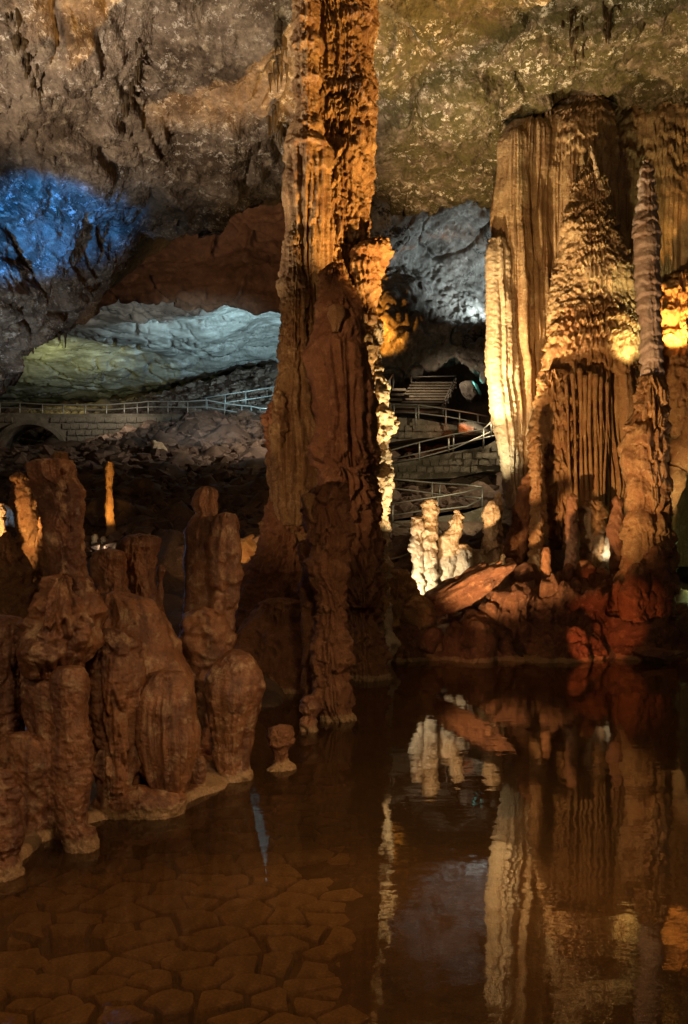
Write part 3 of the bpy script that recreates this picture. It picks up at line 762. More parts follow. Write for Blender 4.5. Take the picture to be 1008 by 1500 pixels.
# stairs
b = at(578, 597, 43); st = thing('staircase', 'dark broad flight of steps climbing to the right above the landing', 'staircase', b)
for i in range(10):
    u = i/9; d = 43+5*u
    x0, x1 = 578+24*u, 649+19*u; y = 598-36*u
    A, B = at(x0, y, d), at(x1, y, d)
    g = Geo(); g.box(((A+B)/2)-b, ((B-A)[0]/2, .30, .045)); link('tread', g.mesh('tread'), M_conc, st)
    g = Geo(); g.box(((A+B)/2)-b+[0, .25, -.13], ((B-A)[0]/2-.02, .02, .085)); link('riser', g.mesh('riser'), M_rub, st)
railing('handrail of the broad stairs with a top bar and a sloping right side', [[(603, 552, 48.3), (668, 551, 48.3)], [(668, 551, 48.3), (649, 592, 43)], [(603, 552, 48.3), (602, 560, 48.3)], [(668, 557, 48.3), (650, 598, 43)]],
        [(603, 552, 563, 48.3), (668, 551, 566, 48.3), (664, 559, 573, 47.3), (660.5, 567, 581, 46.3), (657, 575, 588, 45.2), (653, 583, 596, 44.1), (649, 592, 606, 43)])
b = at(574, 594, 42.6); st = thing('side_steps', 'short lamp-lit steps left of the broad stairs', 'steps', b)
for i in range(4):
    u = i/3; d = 42.8+2*u; A, B = at(566+8*u, 594-22*u, d), at(586+8*u, 594-22*u, d)
    g = Geo(); g.box(((A+B)/2)-b, ((B-A)[0]/2, .28, .06)); link('tread', g.mesh('tread'), M_conc, st)
railing('small steep handrail at the left of the side steps', [[(559, 574, 43), (576, 549, 46)], [(576, 549, 46), (577, 562, 46)]], [(565, 565, 588, 43.6), (571, 557, 578, 44.6), (576, 549, 572, 46)])
if LAMPS:
    lamp('step_lamp', (592, 566, 44.6), 5, (1.0, 0.9, 0.45), (588, 578, 46.1), 150, .5, size=.03)
    lamp('step_lamp', (585, 585, 43.2), 5, (1.0, 0.9, 0.45), (581, 597, 44.7), 150, .5, size=.03)
    lamp('step_lamp', (682, 628, 40.8), 26, (1.0, 0.22, 0.04), (682, 640, 42.3), 150, .5, size=.04)
    lamp('step_lamp', (697, 560, 46.0), 14, (0.25, 1.0, 0.85), (697, 572, 47.5), 150, .5, size=.05)

boulder('teal_rock', 'teal-lit rock right of the broad stairs', 'rock', 690, 576, 46.6, (.7, .5, .6), (.2, .3, .4), 66, M_wall)
boulder('ember_rock', 'low rock glowing orange behind the ramp railing', 'rock', 690, 630, 41.6, (.8, .4, .3), (.1, .1, .2), 67, M_wall)
# ------------------------------------------------------------------ the great column
cb = at(480, 985, 18)
col = thing('great_column', 'giant central floor-to-ceiling column, orange on its right side with fluted curtains', 'cave column', cb)
S_rough = [lump(.09, 1.0, 4), tier(.12, .55, 8, .6, noise=.8), flute(.07, 4.5, .12), pop(.05, 8), pop(.02, 22)]
S_flute = [lump(.05, .8, 3), flute(.075, 7.5, .03), flute(.03, 18, .03), pop(.008, 30)]
S_tier = [lump(.06, 1.1, 3), tier(.11, .42, 7, .4), flute(.03, 14, .08), pop(.012, 26)]
fpart('shaft', col, [(-90, 432, 545), (0, 440, 546), (60, 446, 549), (120, 446, 548), (200, 440, 545), (300, 428, 541), (350, 424, 538), (400, 420, 540), (450, 417, 545), (500, 416, 547), (560, 413, 545), (620, 410, 545), (700, 402, 548), (760, 394, 552), (820, 382, 555), (880, 370, 556), (940, 362, 556), (1000, 355, 556)], 18, S_rough, M_col, k=.8, seed=1, sp=1.3, smooth=.012)
fpart('side_shaft', col, [(-90, 430, 466), (28, 430, 466), (36, 427, 469), (44, 431, 466), (66, 431, 467), (72, 428, 468), (80, 432, 466), (112, 433, 466), (120, 429, 469), (128, 432, 466), (165, 434, 466), (185, 428, 470), (205, 424, 474), (216, 421, 480), (228, 425, 478), (240, 430, 470)], 17.3, [lump(.05, 1.6, 4), flute(.04, 7, .06), tier(.05, .5, 8, .6), pop(.03, 11)], M_col, k=.9, seed=2, wob=.3, smooth=.006)
fpart('fluted_curtain', col, [(205, 436, 468), (214, 424, 480), (224, 420, 486), (250, 420, 487), (300, 421, 487), (350, 425, 484), (400, 430, 480), (430, 438, 478), (458, 446, 474), (476, 452, 466)], 17.35, [flute(.10, 6.5, .03), flute(.045, 14, .03), pop(.02, 20), lump(.04, 1, 3), tier(.04, .6, 9, .8)], M_col, k=.7, seed=3, wob=.2)
fpart('side_curtain', col, [(330, 424, 440), (350, 418, 448), (420, 414, 450), (500, 414, 452), (560, 412, 456), (600, 405, 460), (640, 402, 470), (700, 400, 474), (745, 402, 470), (770, 410, 460)], 17.2, [flute(.10, 5.5, .05, y0=560, fd=40), flute(.035, 13, .05), tier(.06, .5, 8, .5, y1=600, fd=40), pop(.03, 12), lump(.05, 1, 3)], M_col, k=.8, seed=4)
fpart('ledge', col, [(350, 548, 564), (358, 530, 566), (372, 512, 567), (390, 508, 565), (410, 510, 560), (430, 514, 554), (455, 524, 550), (475, 534, 545)], 17.5, [lump(.08, 2, 4), tier(.07, .35, 8, .6), pop(.04, 9)], M_tan, k=.8, seed=5, smooth=.01)
fpart('bright_flowstone', col, [(470, 538, 553), (520, 536, 556), (545, 536, 560), (580, 536, 566), (600, 538, 570), (625, 536, 573), (650, 536, 564), (680, 534, 570), (700, 534, 575), (730, 534, 570), (760, 533, 565), (800, 530, 566), (850, 530, 562), (900, 530, 568), (950, 530, 574), (1000, 528, 576)], 18.3, [lump(.10, 1.6, 4), tier(.14, .5, 6, .7), pop(.05, 8)], M_pale, k=1.1, seed=6, smooth=.01)
fpart('buttress', col, [(556, 408, 420), (580, 402, 428), (612, 398, 436), (650, 400, 440), (700, 401, 450), (760, 399, 462), (800, 390, 470), (840, 366, 480), (880, 352, 492), (930, 340, 505), (1000, 330, 512)], 17.4, [lump(.12, .8, 4), pop(.09, 5), pop(.05, 10), flute(.06, 5, .25)], M_red, k=.9, seed=7, wob=.3)
fpart('shoulder', col, [(575, 404, 416), (590, 402, 422), (630, 399, 420), (660, 401, 416), (690, 404, 412), (710, 405, 410)], 16.9, [lump(.06, 1.4, 4), pop(.05, 6), pop(.02, 15)], M_col, k=.9, seed=8)
fpart('root_mound', col, [(878, 400, 420), (892, 380, 440), (922, 354, 462), (956, 338, 480), (1000, 322, 490), (1040, 316, 495)], 15.3, [lump(.14, .9, 4), pop(.05, 5), flute(.04, 4, .4)], M_red, k=.9, seed=9)

b = at(510, 1000, 16.2)
fs = thing('front_stalagmite', 'tall dark red brown stalagmite with fluted skirts leaning against the great column', 'stalagmite', b)
fpart('body', fs, [(384, 487, 493), (392, 479, 503), (405, 473, 510), (425, 468, 518), (440, 466, 525), (470, 462, 529), (490, 457, 533), (505, 452, 536), (520, 455, 536), (600, 470, 535), (640, 472, 538), (700, 474, 542), (780, 474, 548), (840, 480, 550), (880, 486, 552), (930, 496, 555), (980, 505, 560), (1010, 505, 562)], 16.2,
      [lump(.07, 1.2, 4), tier(.06, .6, 9, .6, y1=505, fd=8), flute(.13, 4.5, .02, y0=512, y1=690, fd=10), flute(.07, 10, .03, y0=505), tier(.19, .62, 9, .9, y0=640), flute(.05, 8, .04, y0=640), pop(.04, 11, noise=.9), pop(.014, 22), lump(.03, 5, 3)], M_red, k=.9, seed=11, sp=1.25, smooth=.008)
fpart('pale_knob', fs, [(446, 487, 493), (450, 481, 501), (462, 479, 503), (470, 483, 500), (478, 486, 497), (486, 488, 494)], 15.62, [flute(.03, 10, .1), lump(.02, 3, 3)], M_tan, k=.5, seed=12)
fpart('skirt', fs, [(688, 490, 515), (698, 478, 532), (712, 470, 542), (740, 466, 545), (790, 468, 547), (840, 500, 548), (875, 515, 546), (890, 522, 540)], 15.6, [tier(.17, .55, 9, .9), flute(.09, 5, .03, y0=730), flute(.05, 10, .03), lump(.06, 1.5, 4), pop(.02, 14)], M_red, k=.8, seed=13)
b = at(490, 1062, 12.3)
ts = thing('slender_stalagmite', 'slender tiered red stalagmite rising from the water in front of the great column', 'stalagmite', b)
fpart('body', ts, [(708, 484, 505), (716, 462, 508), (730, 450, 509), (745, 447, 506), (760, 450, 512), (780, 452, 514), (800, 455, 510), (812, 454, 506), (822, 446, 510), (838, 447, 508), (850, 457, 500), (868, 466, 503), (900, 468, 505), (930, 464, 506), (945, 456, 511), (968, 458, 513), (985, 466, 504), (1000, 461, 511), (1015, 459, 515), (1035, 465, 514), (1046, 474, 512), (1052, 478, 516), (1060, 480, 520), (1075, 480, 520)], 12.3,
      [lump(.04, 2, 4), tier(.09, .34, 10, .9), flute(.035, 12, .06), pop(.02, 14, noise=1), pop(.010, 26)], M_red, k=.9, seed=14, sp=1.2, smooth=.006)
fpart('yellow_cap', ts, [(724, 442, 460), (729, 439, 464), (738, 444, 462), (748, 449, 460), (760, 452, 458)], 12.1, [lump(.02, 4, 3), flute(.01, 15, .2)], M_tan, k=.9, seed=15, smooth=.01)
fpart('side_stump', ts, [(792, 440, 458), (798, 436, 464), (830, 438, 466), (848, 440, 468), (856, 436, 470), (870, 440, 468), (920, 442, 468), (1000, 444, 472), (1040, 444, 474)], 13.0, [lump(.03, 2, 4), tier(.04, .5, 6, .3), pop(.015, 18)], M_red, k=.9, seed=16)

# small mushroom shaped stalagmites in the water
formation('mushroom_stalagmite', 'small mushroom stalagmite with a pale base standing in water by the slender stalagmite', 'stalagmite', [(1020, 449, 459), (1025, 441, 466), (1034, 438, 469), (1042, 440, 468), (1048, 446, 463), (1054, 444, 464), (1060, 440, 466), (1078, 437, 468), (1095, 437, 468)], 11.6, [lump(.035, 5, 4), tier(.02, .12, 14, .8), pop(.016, 16)], M_mud, group=None, k=1, seed=17, wob=.1, smooth=.006)
formation('mushroom_stalagmite', 'small goblet shaped stalagmite on a thin neck in front of the club stalagmite', 'stalagmite', [(1063, 402, 420), (1067, 394, 427), (1078, 391, 429), (1090, 394, 427), (1098, 401, 420), (1108, 404, 417), (1114, 403, 418), (1120, 396, 428), (1128, 388, 433), (1140, 386, 434)], 9.6, [lump(.028, 6, 4), pop(.014, 18), tier(.018, .1, 14, .8)], M_red, k=1, seed=18, wob=.1, smooth=.006)

# ------------------------------------------------------------------ left foreground group
S_mud = [lump(.045, 1.8, 4), lump(.016, 6, 4), flute(.035, 7, .08, noise=.9), flute(.016, 15, .1, noise=1.2), tier(.045, .4, 9, .7, noise=1.0), pop(.020, 13, noise=1.3), pop(.008, 34)]
b = at(100, 1240, 7.3)
s1 = thing('tall_stalagmite', 'tallest smooth brown stalagmite of the left foreground group, boulder-like in its middle', 'stalagmite', b)
fpart('upper_shaft', s1, [(676, 62, 88), (682, 50, 99), (700, 48, 106), (712, 54, 116), (722, 57, 119), (740, 60, 119), (770, 64, 121), (790, 70, 122), (810, 72, 121), (840, 72, 122), (870, 66, 132), (900, 50, 146), (940, 45, 146)], 8.1, S_mud, M_mud, k=.9, seed=21, smooth=.008)
fpart('middle_boulder', s1, [(846, 70, 122), (856, 62, 130), (872, 52, 142), (900, 40, 146), (935, 32, 144), (950, 36, 138), (962, 40, 130), (974, 44, 124), (990, 46, 122)], 7.5, [lump(.10, 1.1, 4), lump(.03, 5, 4), tier(.06, .45, 8, .6), flute(.03, 8, .08, noise=.9), pop(.018, 13, noise=1.3), pop(.008, 30)], M_mud, k=1, seed=22, smooth=.008)
fpart('lower_drum', s1, [(955, 50, 110), (968, 40, 124), (1000, 38, 128), (1050, 37, 128), (1100, 40, 130), (1150, 42, 130), (1200, 48, 128), (1250, 50, 128)], 7.5, [lump(.04, 1.6, 4), lump(.015, 6, 3), flute(.02, 4, .2), pop(.008, 22)], M_mud, k=.9, seed=23, smooth=.008)
fpart('front_spur', s1, [(978, 88, 118), (990, 80, 126), (1020, 78, 129), (1080, 80, 130), (1140, 84, 131), (1190, 86, 131), (1208, 88, 131), (1214, 90, 142), (1232, 92, 144), (1255, 90, 144)], 7.05, [lump(.03, 2, 4), flute(.02, 6, .15), pop(.012, 16)], M_mud, k=.9, seed=24, smooth=.006)
formation('blunt_stalagmite', 'blunt flat-topped stalagmite cut by the left frame edge beside the tallest one', 'stalagmite', [(905, -16, 20), (912, -22, 27), (960, -24, 30), (1000, -24, 30), (1080, -24, 31), (1150, -30, 40), (1250, -40, 50)], 7.9, S_mud, M_mud, k=.9, seed=25, smooth=.006)
formation('stub_stalagmite', 'low round stub nearest the camera, cut by the left frame edge at the waterline', 'stalagmite', [(1130, -30, 8), (1150, -34, 22), (1190, -34, 29), (1225, -32, 32), (1236, -34, 34), (1244, -28, 28), (1262, -30, 34), (1300, -32, 36)], 6.5, S_mud, M_mud, k=.9, seed=26, smooth=.006)
formation('dark_lump', 'dark lumpy mound between the tallest stalagmite and the left frame edge', 'stalagmite', [(1075, 20, 66), (1090, 12, 78), (1140, 8, 84), (1190, 8, 88), (1260, 4, 92)], 7.4, [lump(.05, 2, 4), pop(.02, 10)], M_mud, k=.9, seed=27)

b = at(205, 1185, 8.1)
mo = thing('flowstone_mound', 'broad brown mound with dripping fluted flanks between tallest stalagmite and club stalagmite', 'flowstone mound', b)
fpart('crown', mo, [(870, 152, 190), (880, 142, 218), (900, 138, 240), (930, 134, 254), (970, 130, 270), (1010, 134, 278), (1060, 140, 280), (1120, 150, 276), (1190, 160, 268)], 8.5, [lump(.05, 1.4, 4), flute(.03, 3.4, .1), lump(.014, 6, 3), pop(.006, 26)], M_mud, k=.9, seed=31, smooth=.01)
fpart('left_flank', mo, [(925, 140, 186), (940, 132, 198), (970, 129, 204), (1020, 131, 204), (1080, 138, 204), (1130, 143, 202), (1160, 148, 196), (1178, 154, 186)], 8.0, [lump(.03, 1.8, 4), flute(.05, 8, .04, y0=960, fd=30), flute(.03, 16, .05, y0=960), tier(.06, .4, 9, .8), pop(.014, 14), pop(.006, 26)], M_mud, k=.9, seed=32, smooth=.01)
fpart('right_flank', mo, [(985, 220, 268), (1000, 208, 278), (1030, 202, 284), (1080, 200, 284), (1110, 206, 281), (1140, 214, 276), (1160, 226, 268), (1172, 238, 262)], 8.1, [lump(.03, 1.8, 4), flute(.05, 8, .04, y0=1020, fd=30), flute(.03, 16, .05, y0=1020), tier(.03, .5, 6, .6), pop(.006, 26)], M_mud, k=.9, seed=33, smooth=.01)
fpart('base_ledge', mo, [(1160, 150, 262), (1166, 140, 270), (1174, 134, 274), (1192, 132, 272), (1210, 134, 268)], 8.0, [lump(.03, 2.5, 4), pop(.012, 12)], M_mud, k=.5, seed=34, smooth=.01)
formation('flat_topped_stump', 'lower of two flat-topped stumps behind the mound, paler and on the left', 'stalagmite', [(806, 150, 172), (810, 140, 179), (820, 137, 184), (838, 139, 187), (860, 142, 194), (900, 145, 204), (960, 148, 206)], 9.3, S_mud, M_mud, k=.9, seed=35, smooth=.006)
formation('slanted_stump', 'taller of two stumps behind the mound, redder with a slanted shoulder', 'stalagmite', [(786, 188, 222), (790, 184, 229), (798, 178, 230), (830, 180, 229), (855, 186, 229), (870, 190, 228), (900, 186, 238), (960, 184, 240)], 9.6, S_mud, M_mud, k=.9, seed=36, smooth=.006)
formation('ear_stub', 'tiny ear-shaped stub at the right of the taller slanted stump', 'stalagmite', [(828, 232, 240), (836, 228, 243), (850, 230, 241), (880, 226, 238), (930, 220, 240)], 10.2, [lump(.03, 3, 3)], M_mud, k=.9, seed=37)

b = at(308, 970, 10.2)
tw = thing('twin_spire', 'twin-headed stalagmite with a narrow left spire right of the stumps', 'stalagmite', b)
fpart('narrow_spire', tw, [(714, 294, 314), (719, 288, 319), (728, 283, 319), (740, 281, 318), (752, 288, 317), (765, 280, 320), (780, 274, 322), (820, 271, 322), (850, 270, 320), (885, 274, 318), (910, 268, 320), (960, 268, 322)], 10.3, [lump(.03, 2, 4), flute(.03, 5, .06), pop(.008, 24)], M_mud, k=.9, seed=41, smooth=.008)
fpart('broad_spire', tw, [(753, 322, 342), (758, 316, 346), (772, 314, 349), (795, 306, 352), (840, 304, 351), (865, 308, 346), (890, 310, 340), (920, 306, 338), (960, 300, 338)], 10.1, [lump(.03, 2, 4), flute(.04, 5, .08), pop(.014, 14), tier(.03, .35, 6, .4)], M_mud, k=.9, seed=42, smooth=.008)
fpart('foot_lumps', tw, [(892, 285, 318), (902, 272, 330), (925, 262, 338), (950, 262, 338), (975, 268, 330), (1010, 272, 332), (1060, 270, 336), (1150, 270, 336)], 10.0, [lump(.10, 1.6, 4), pop(.04, 4), lump(.02, 6, 3)], M_mud, k=.9, seed=43, smooth=.01)
formation('club_stalagmite', 'club-shaped stalagmite with a bulbous fluted head standing in the water edge', 'stalagmite', [(952, 334, 352), (958, 325, 366), (970, 314, 378), (990, 305, 388), (1006, 302, 387), (1022, 304, 384), (1045, 308, 376), (1070, 312, 368), (1095, 315, 365), (1120, 316, 364), (1132, 318, 372), (1140, 316, 371), (1144, 310, 374), (1156, 308, 372), (1180, 312, 368)], 9.2, [lump(.03, 1.8, 4), flute(.045, 9, .04, y0=1000, y1=1120), lump(.012, 7, 3), pop(.008, 22)], M_mud, k=.95, seed=44, smooth=.006)
formation('nub_stalagmite', 'small nub between the mound and the club stalagmite', 'stalagmite', [(1108, 282, 296), (1114, 278, 300), (1130, 276, 302), (1150, 276, 302), (1180, 274, 304)], 8.7, [lump(.02, 3, 3), pop(.012, 14)], M_mud, k=.9, seed=45)

# lamp lit formations behind the left group
formation('orange_cap', 'round orange-lit stalagmite top peeping out behind the tallest left stalagmite', 'stalagmite', [(662, 84, 94), (668, 78, 101), (684, 78, 103), (700, 82, 102), (780, 70, 110), (900, 60, 120)], 12.4, [lump(.03, 2, 4), pop(.03, 7)], M_tan, k=.9, seed=51)
formation('lit_pinnacle', 'orange-lit rough double pinnacle left of the tallest stalagmite', 'stalagmite', [(692, 24, 30), (702, 19, 37), (716, 17, 45), (730, 18, 52), (760, 21, 55), (780, 26, 56), (860, 16, 66), (960, 10, 70)], 14, [lump(.05, 1.6, 4), tier(.06, .4, 7, .5), pop(.03, 9)], M_tan, k=.9, seed=52)
formation('lit_pillar', 'thin rough orange pillar wedged between the lit pinnacle and the tallest stalagmite', 'stalagmite', [(744, 62, 66), (756, 58, 72), (790, 56, 76), (860, 52, 80), (960, 50, 82)], 13.2, [lump(.04, 1.6, 4), tier(.06, .3, 7, .5), pop(.03, 9)], M_tan, k=.9, seed=53)
formation('yellow_lump', 'yellowish knobbly lump low at the left frame edge under the lit pinnacle', 'stalagmite', [(780, 4, 18), (795, -4, 32), (820, 0, 36), (838, 6, 46), (860, 4, 50), (900, -6, 60), (960, -10, 64)], 12.0, [lump(.08, 2, 4), pop(.05, 6), pop(.02, 14)], M_tan, k=.9, seed=54)
formation('edge_spike', 'narrow spike at the left frame edge beside the lit pinnacle', 'stalagmite', [(738, -2, 4), (760, -6, 10), (790, -8, 14), (900, -16, 20)], 13.4, [lump(.04, 2, 4), pop(.04, 8)], M_pale, k=.9, seed=55)
formation('candle_stalagmite', 'very thin bright orange candle stalagmite standing alone before the rubble', 'stalagmite', [(677, 157, 164), (681, 155, 166), (720, 155, 165), (760, 155, 167), (776, 156, 168), (786, 154, 171), (800, 150, 174)], 26, [tier(.035, .28, 7, .3), lump(.02, 2, 3), pop(.02, 10)], M_tan, k=1, seed=56, wob=.4)
for i, (px, y0, wd, d, lab) in enumerate([(138, 783, 8, 25, 'tiny white lamp-lit stub left of the candle stalagmite'), (151, 786, 9, 25.4, 'tiny bluish-white rock at the foot of the candle stalagmite'), (189, 792, 6, 24, 'small glowing stone above the taller slanted stump')]):
    formation('lit_stub', lab, 'stalagmite', [(y0, px-wd*.25, px+wd*.25), (y0+4, px-wd*.5, px+wd*.5), (y0+16, px-wd*.55, px+wd*.55), (y0+26, px-wd*.6, px+wd*.6)], d, [lump(.04, 3, 3), pop(.03, 8)], M_pale, k=.9, seed=57+i)
if LAMPS:
    lamp('spot_lamp', (150, 800, 24.2), 6, (1.0, .85, .6), None, size=.03)
boulder('lit_rock', 'bright orange-lit rock behind the left foot of the great column', 'rock', 360, 808, 22.5, (.42, .4, .4), (0.2, .3, .5), 61, M_tan)
boulder('fallen_block', 'dark flat-lying block beside the bright orange rock', 'rock', 395, 788, 22.0, (.5, .4, .3), (0.1, -.4, .3), 62, M_rub)
boulder('white_rock', 'white-lit rock glinting beside the arch of the wall', 'rock', 106, 668, 43, (.25, .25, .45), (0, .2, .4), 63, M_pale)
boulder('blue_rock', 'bluish-white lit rock high on the rubble slope', 'rock', 233, 660, 42.5, (.55, .5, .45), (.2, .3, .4), 64, M_pale)
boulder('blue_edge_rock', 'blue-lit rock at the left frame edge behind the spike', 'rock', 2, 752, 19, (.35, .3, .25), (.2, .3, .4), 65, M_pale)
if LAMPS:
    lamp('spot_lamp', (112, 664, 42.2), 30, (1.0, .85, .5), None, size=.04)
    lamp('spot_lamp', (-20, 765, 18), 30, (.2, .5, 1.0), None, size=.05)

# ------------------------------------------------------------------ right hand formations
b = at(880, 830, 26)
dr = thing('giant_drapery', 'huge golden flowstone drapery filling the right side with long vertical curtains', 'cave drapery', b)
S_cur = [lump(.10, .45, 3), flute(.16, 1.6, .015), flute(.08, 4.5, .012), flute(.05, 9, .012), flute(.03, 19, .015), pop(.014, 14)]
fpart('back_curtain', dr, [(138, 880, 980), (144, 850, 1060), (156, 835, 1075), (176, 815, 1080), (200, 795, 1080), (300, 780, 1080), (420, 772, 1080), (560, 772, 1080), (660, 780, 1070), (740, 790, 1060), (830, 800, 1050)], 28.0, [lump(.12, .4, 3), tier(.14, .55, 6, .6, y1=300, fd=50, warp=.4), flute(.16, 1.5, .015, y0=200, fd=60), flute(.07, 4, .015, y0=200, fd=60), flute(.05, 9, .012), flute(.02, 18, .02)], M_drap, k=.32, seed=71, sp=2.0)
fpart('upper_dome', dr, [(142, 836, 866), (150, 820, 884), (164, 794, 892), (184, 758, 896), (206, 744, 898), (260, 737, 898), (330, 735, 898), (450, 738, 900), (560, 750, 900), (640, 768, 890), (700, 782, 870)], 26.3, [lump(.10, .5, 3), tier(.13, .45, 7, .6, y1=270, fd=50, warp=.4), flute(.22, 1.5, .012, y0=215, fd=50), flute(.07, 5, .012, y0=220, fd=60), flute(.05, 9, .012), flute(.03, 18, .02)], M_drap, k=.45, seed=72, sp=1.4)
fpart('curtain', dr, [(180, 766, 786), (192, 748, 796), (210, 740, 800), (260, 736, 802), (330, 733, 802), (450, 734, 804), (560, 740, 804), (620, 750, 798), (660, 762, 792), (690, 772, 788)], 25.75, S_cur, M_drap, k=.6, seed=73, sp=1.35)
fpart('curtain', dr, [(196, 744, 764), (206, 736, 770), (260, 731, 772), (330, 729, 774), (450, 728, 776), (560, 730, 778), (640, 738, 778), (690, 744, 776), (720, 752, 772), (742, 760, 768)], 25.35, S_cur, M_drap, k=.7, seed=74, sp=1.35)
fpart('curtain', dr, [(352, 720, 738), (372, 716, 746), (450, 715, 750), (540, 718, 754), (600, 723, 758), (650, 732, 760), (690, 740, 760), (725, 744, 758), (748, 748, 754)], 25.1, [lump(.05, .6, 3), flute(.10, 2.2, .015), flute(.07, 6, .012), flute(.04, 14, .015), pop(.03, 9), pop(.015, 20)], M_pale, k=.8, seed=75, sp=1.3)
S_cone = [lump(.12, .6, 4), tier(.14, .42, 8, .8, warp=.65), tier(.08, .2, 10, .7, warp=.6, noise=.8), flute(.04, 10, .05), pop(.02, 11)]
cone = fpart('cone', dr, [(216, 866, 869), (228, 863, 872), (245, 857, 877), (280, 846, 890), (340, 826, 908), (400, 813, 924), (460, 806, 934), (500, 804, 938), (540, 806, 936), (575, 810, 930), (610, 818, 920), (640, 830, 905)], 24.9, S_cone, M_drap, k=.75, seed=76, sp=1.25, smooth=.008)
fpart('skirt', dr, [(425, 850, 884), (445, 832, 906), (470, 814, 920), (495, 804, 926), (520, 796, 929), (545, 796, 928), (580, 804, 928), (640, 822, 926), (690, 838, 924), (740, 848, 920), (790, 852, 916), (840, 852, 914)], 24.6, [lump(.08, .7, 3), tier(.18, .42, 8, .7, y1=560, fd=18, warp=.4), flute(.035, 10, .05, y1=545), flute(.20, 2.6, .012, y0=545, fd=20), flute(.08, 6, .012, y0=540), flute(.02, 14, .02)], M_tan, k=.7, seed=77, sp=1.25, smooth=.008)
fpart('shaggy_flank', dr, [(545, 796, 822), (560, 788, 832), (600, 783, 838), (640, 781, 842), (680, 784, 842), (720, 790, 842), (755, 796, 842), (775, 802, 843), (792, 806, 838), (805, 812, 826)], 23.9, [lump(.10, 1, 4), tier(.20, .55, 6, .8), flute(.06, 7, .05), pop(.02, 14)], M_tan, k=.8, seed=78, sp=1.25, smooth=.01)
for i, (xa, xb, ya, yb, r_) in enumerate([(838, 846, 545, 748, .045), (848, 855, 540, 750, .055), (856, 861, 550, 752, .05), (864, 866, 545, 752, .06), (873, 872, 548, 750, .065), (881, 878, 552, 748, .05), (890, 884, 560, 742, .04), (828, 838, 560, 735, .04)]):
    g = Geo(); ys = np.linspace(ya, yb, 36); us = np.linspace(0, 1, 36)
    dd = 23.25+.25*hashf(np.float64(i), 4)
    pts = [at(xa+(xb-xa)*u+1.2*math.sin(u*5+i), y, dd) for u, y in zip(us, ys)]
    rs = r_*(1.5-.8*np.sin(np.pi*np.clip(us*1.1, 0, 1)))*(1+.10*np.sin(us*60+i))
    g.tube(pts, rs, 10); link('pipe', g.mesh('pipe', b, True), M_tan, dr)
fpart('pedestal', dr, [(735, 850, 880), (744, 846, 884), (770, 847, 885), (800, 846, 884), (830, 847, 883), (850, 846, 884)], 23.2, [tier(.12, .42, 5, .4), flute(.03, 9, .1), lump(.03, 2, 3), pop(.02, 12)], M_tan, k=.9, seed=79, sp=1.2, smooth=.01)
fpart('slanting_foot', dr, [(690, 776, 784), (710, 768, 784), (740, 758, 782), (780, 742, 774), (810, 734, 768), (850, 728, 764)], 23.4, [lump(.08, 1.2, 4), pop(.05, 5), flute(.03, 6, .1)], M_red, k=.8, seed=80)
for i, (px, y0, y1, w0) in enumerate([(790, 146, 190, 13), (800, 158, 184, 5), (806, 155, 182, 4), (834, 118, 165, 9), (828, 128, 168, 7)]):
    fpart('pale_tip', dr, [(y0, px-.8, px+.8), (y0+(y1-y0)*.4, px-w0*.2, px+w0*.2), (y1, px-w0*.5, px+w0*.5), (y1+14, px-w0*.6, px+w0*.6)], 25.7 if i < 3 else 26.4, [flute(.03, 6, .1), lump(.03, 2, 3)], M_pale, k=.8, seed=81+i)
fpart('ridge_spike', dr, [(214, 864.5, 867), (228, 866, 871), (246, 870, 876), (264, 874, 880), (280, 876, 886)], 24.5, [pop(.03, 8)], M_pale, k=.9, seed=87, wob=.1)

b = at(948, 965, 20.4)
rg = thing('ringed_column', 'slim ringed greyish stalagmite column rising in front of the giant drapery', 'stalagmite', b)
fpart('upper_shaft', rg, [(236, 943, 948), (246, 938, 955), (262, 937, 957), (285, 938, 958), (305, 934, 962), (325, 933, 962), (335, 929, 965), (352, 930, 967), (400, 931, 966), (440, 934, 966), (480, 938, 967), (520, 940, 968), (556, 941, 968), (590, 940, 968)], 20.4, [tier(.07, .30, 3.0, .16, warp=.35), lump(.03, 1.4, 3), flute(.018, 9, .08), pop(.012, 16)], M_ring, k=.95, seed=91, sp=1.2, smooth=.006)
fpart('lower_shaft', rg, [(552, 943, 964), (566, 939, 968), (580, 935, 971), (600, 934, 972), (622, 930, 974), (636, 918, 977), (660, 914, 978), (690, 916, 978), (712, 922, 979), (745, 922, 979), (770, 917, 980), (800, 919, 982), (830, 914, 982), (850, 908, 984), (880, 908, 984), (910, 912, 980), (940, 918, 976), (985, 916, 978)], 20.3, [tier(.16, .62, 5, .5), lump(.06, 1.2, 4), flute(.05, 7, .05), pop(.018, 16)], M_tan, k=.9, seed=92, sp=1.2, smooth=.008)
fpart('foot_lobe', rg, [(826, 925, 940), (840, 915, 948), (880, 908, 950), (930, 906, 950), (975, 908, 952)], 19.5, [lump(.06, 2, 4), pop(.03, 8)], M_red, k=.9, seed=93)
fpart('foot_lobe', rg, [(800, 958, 970), (815, 946, 980), (860, 942, 984), (920, 945, 980), (975, 944, 978)], 19.7, [lump(.06, 2, 4), pop(.03, 8)], M_red, k=.9, seed=94)

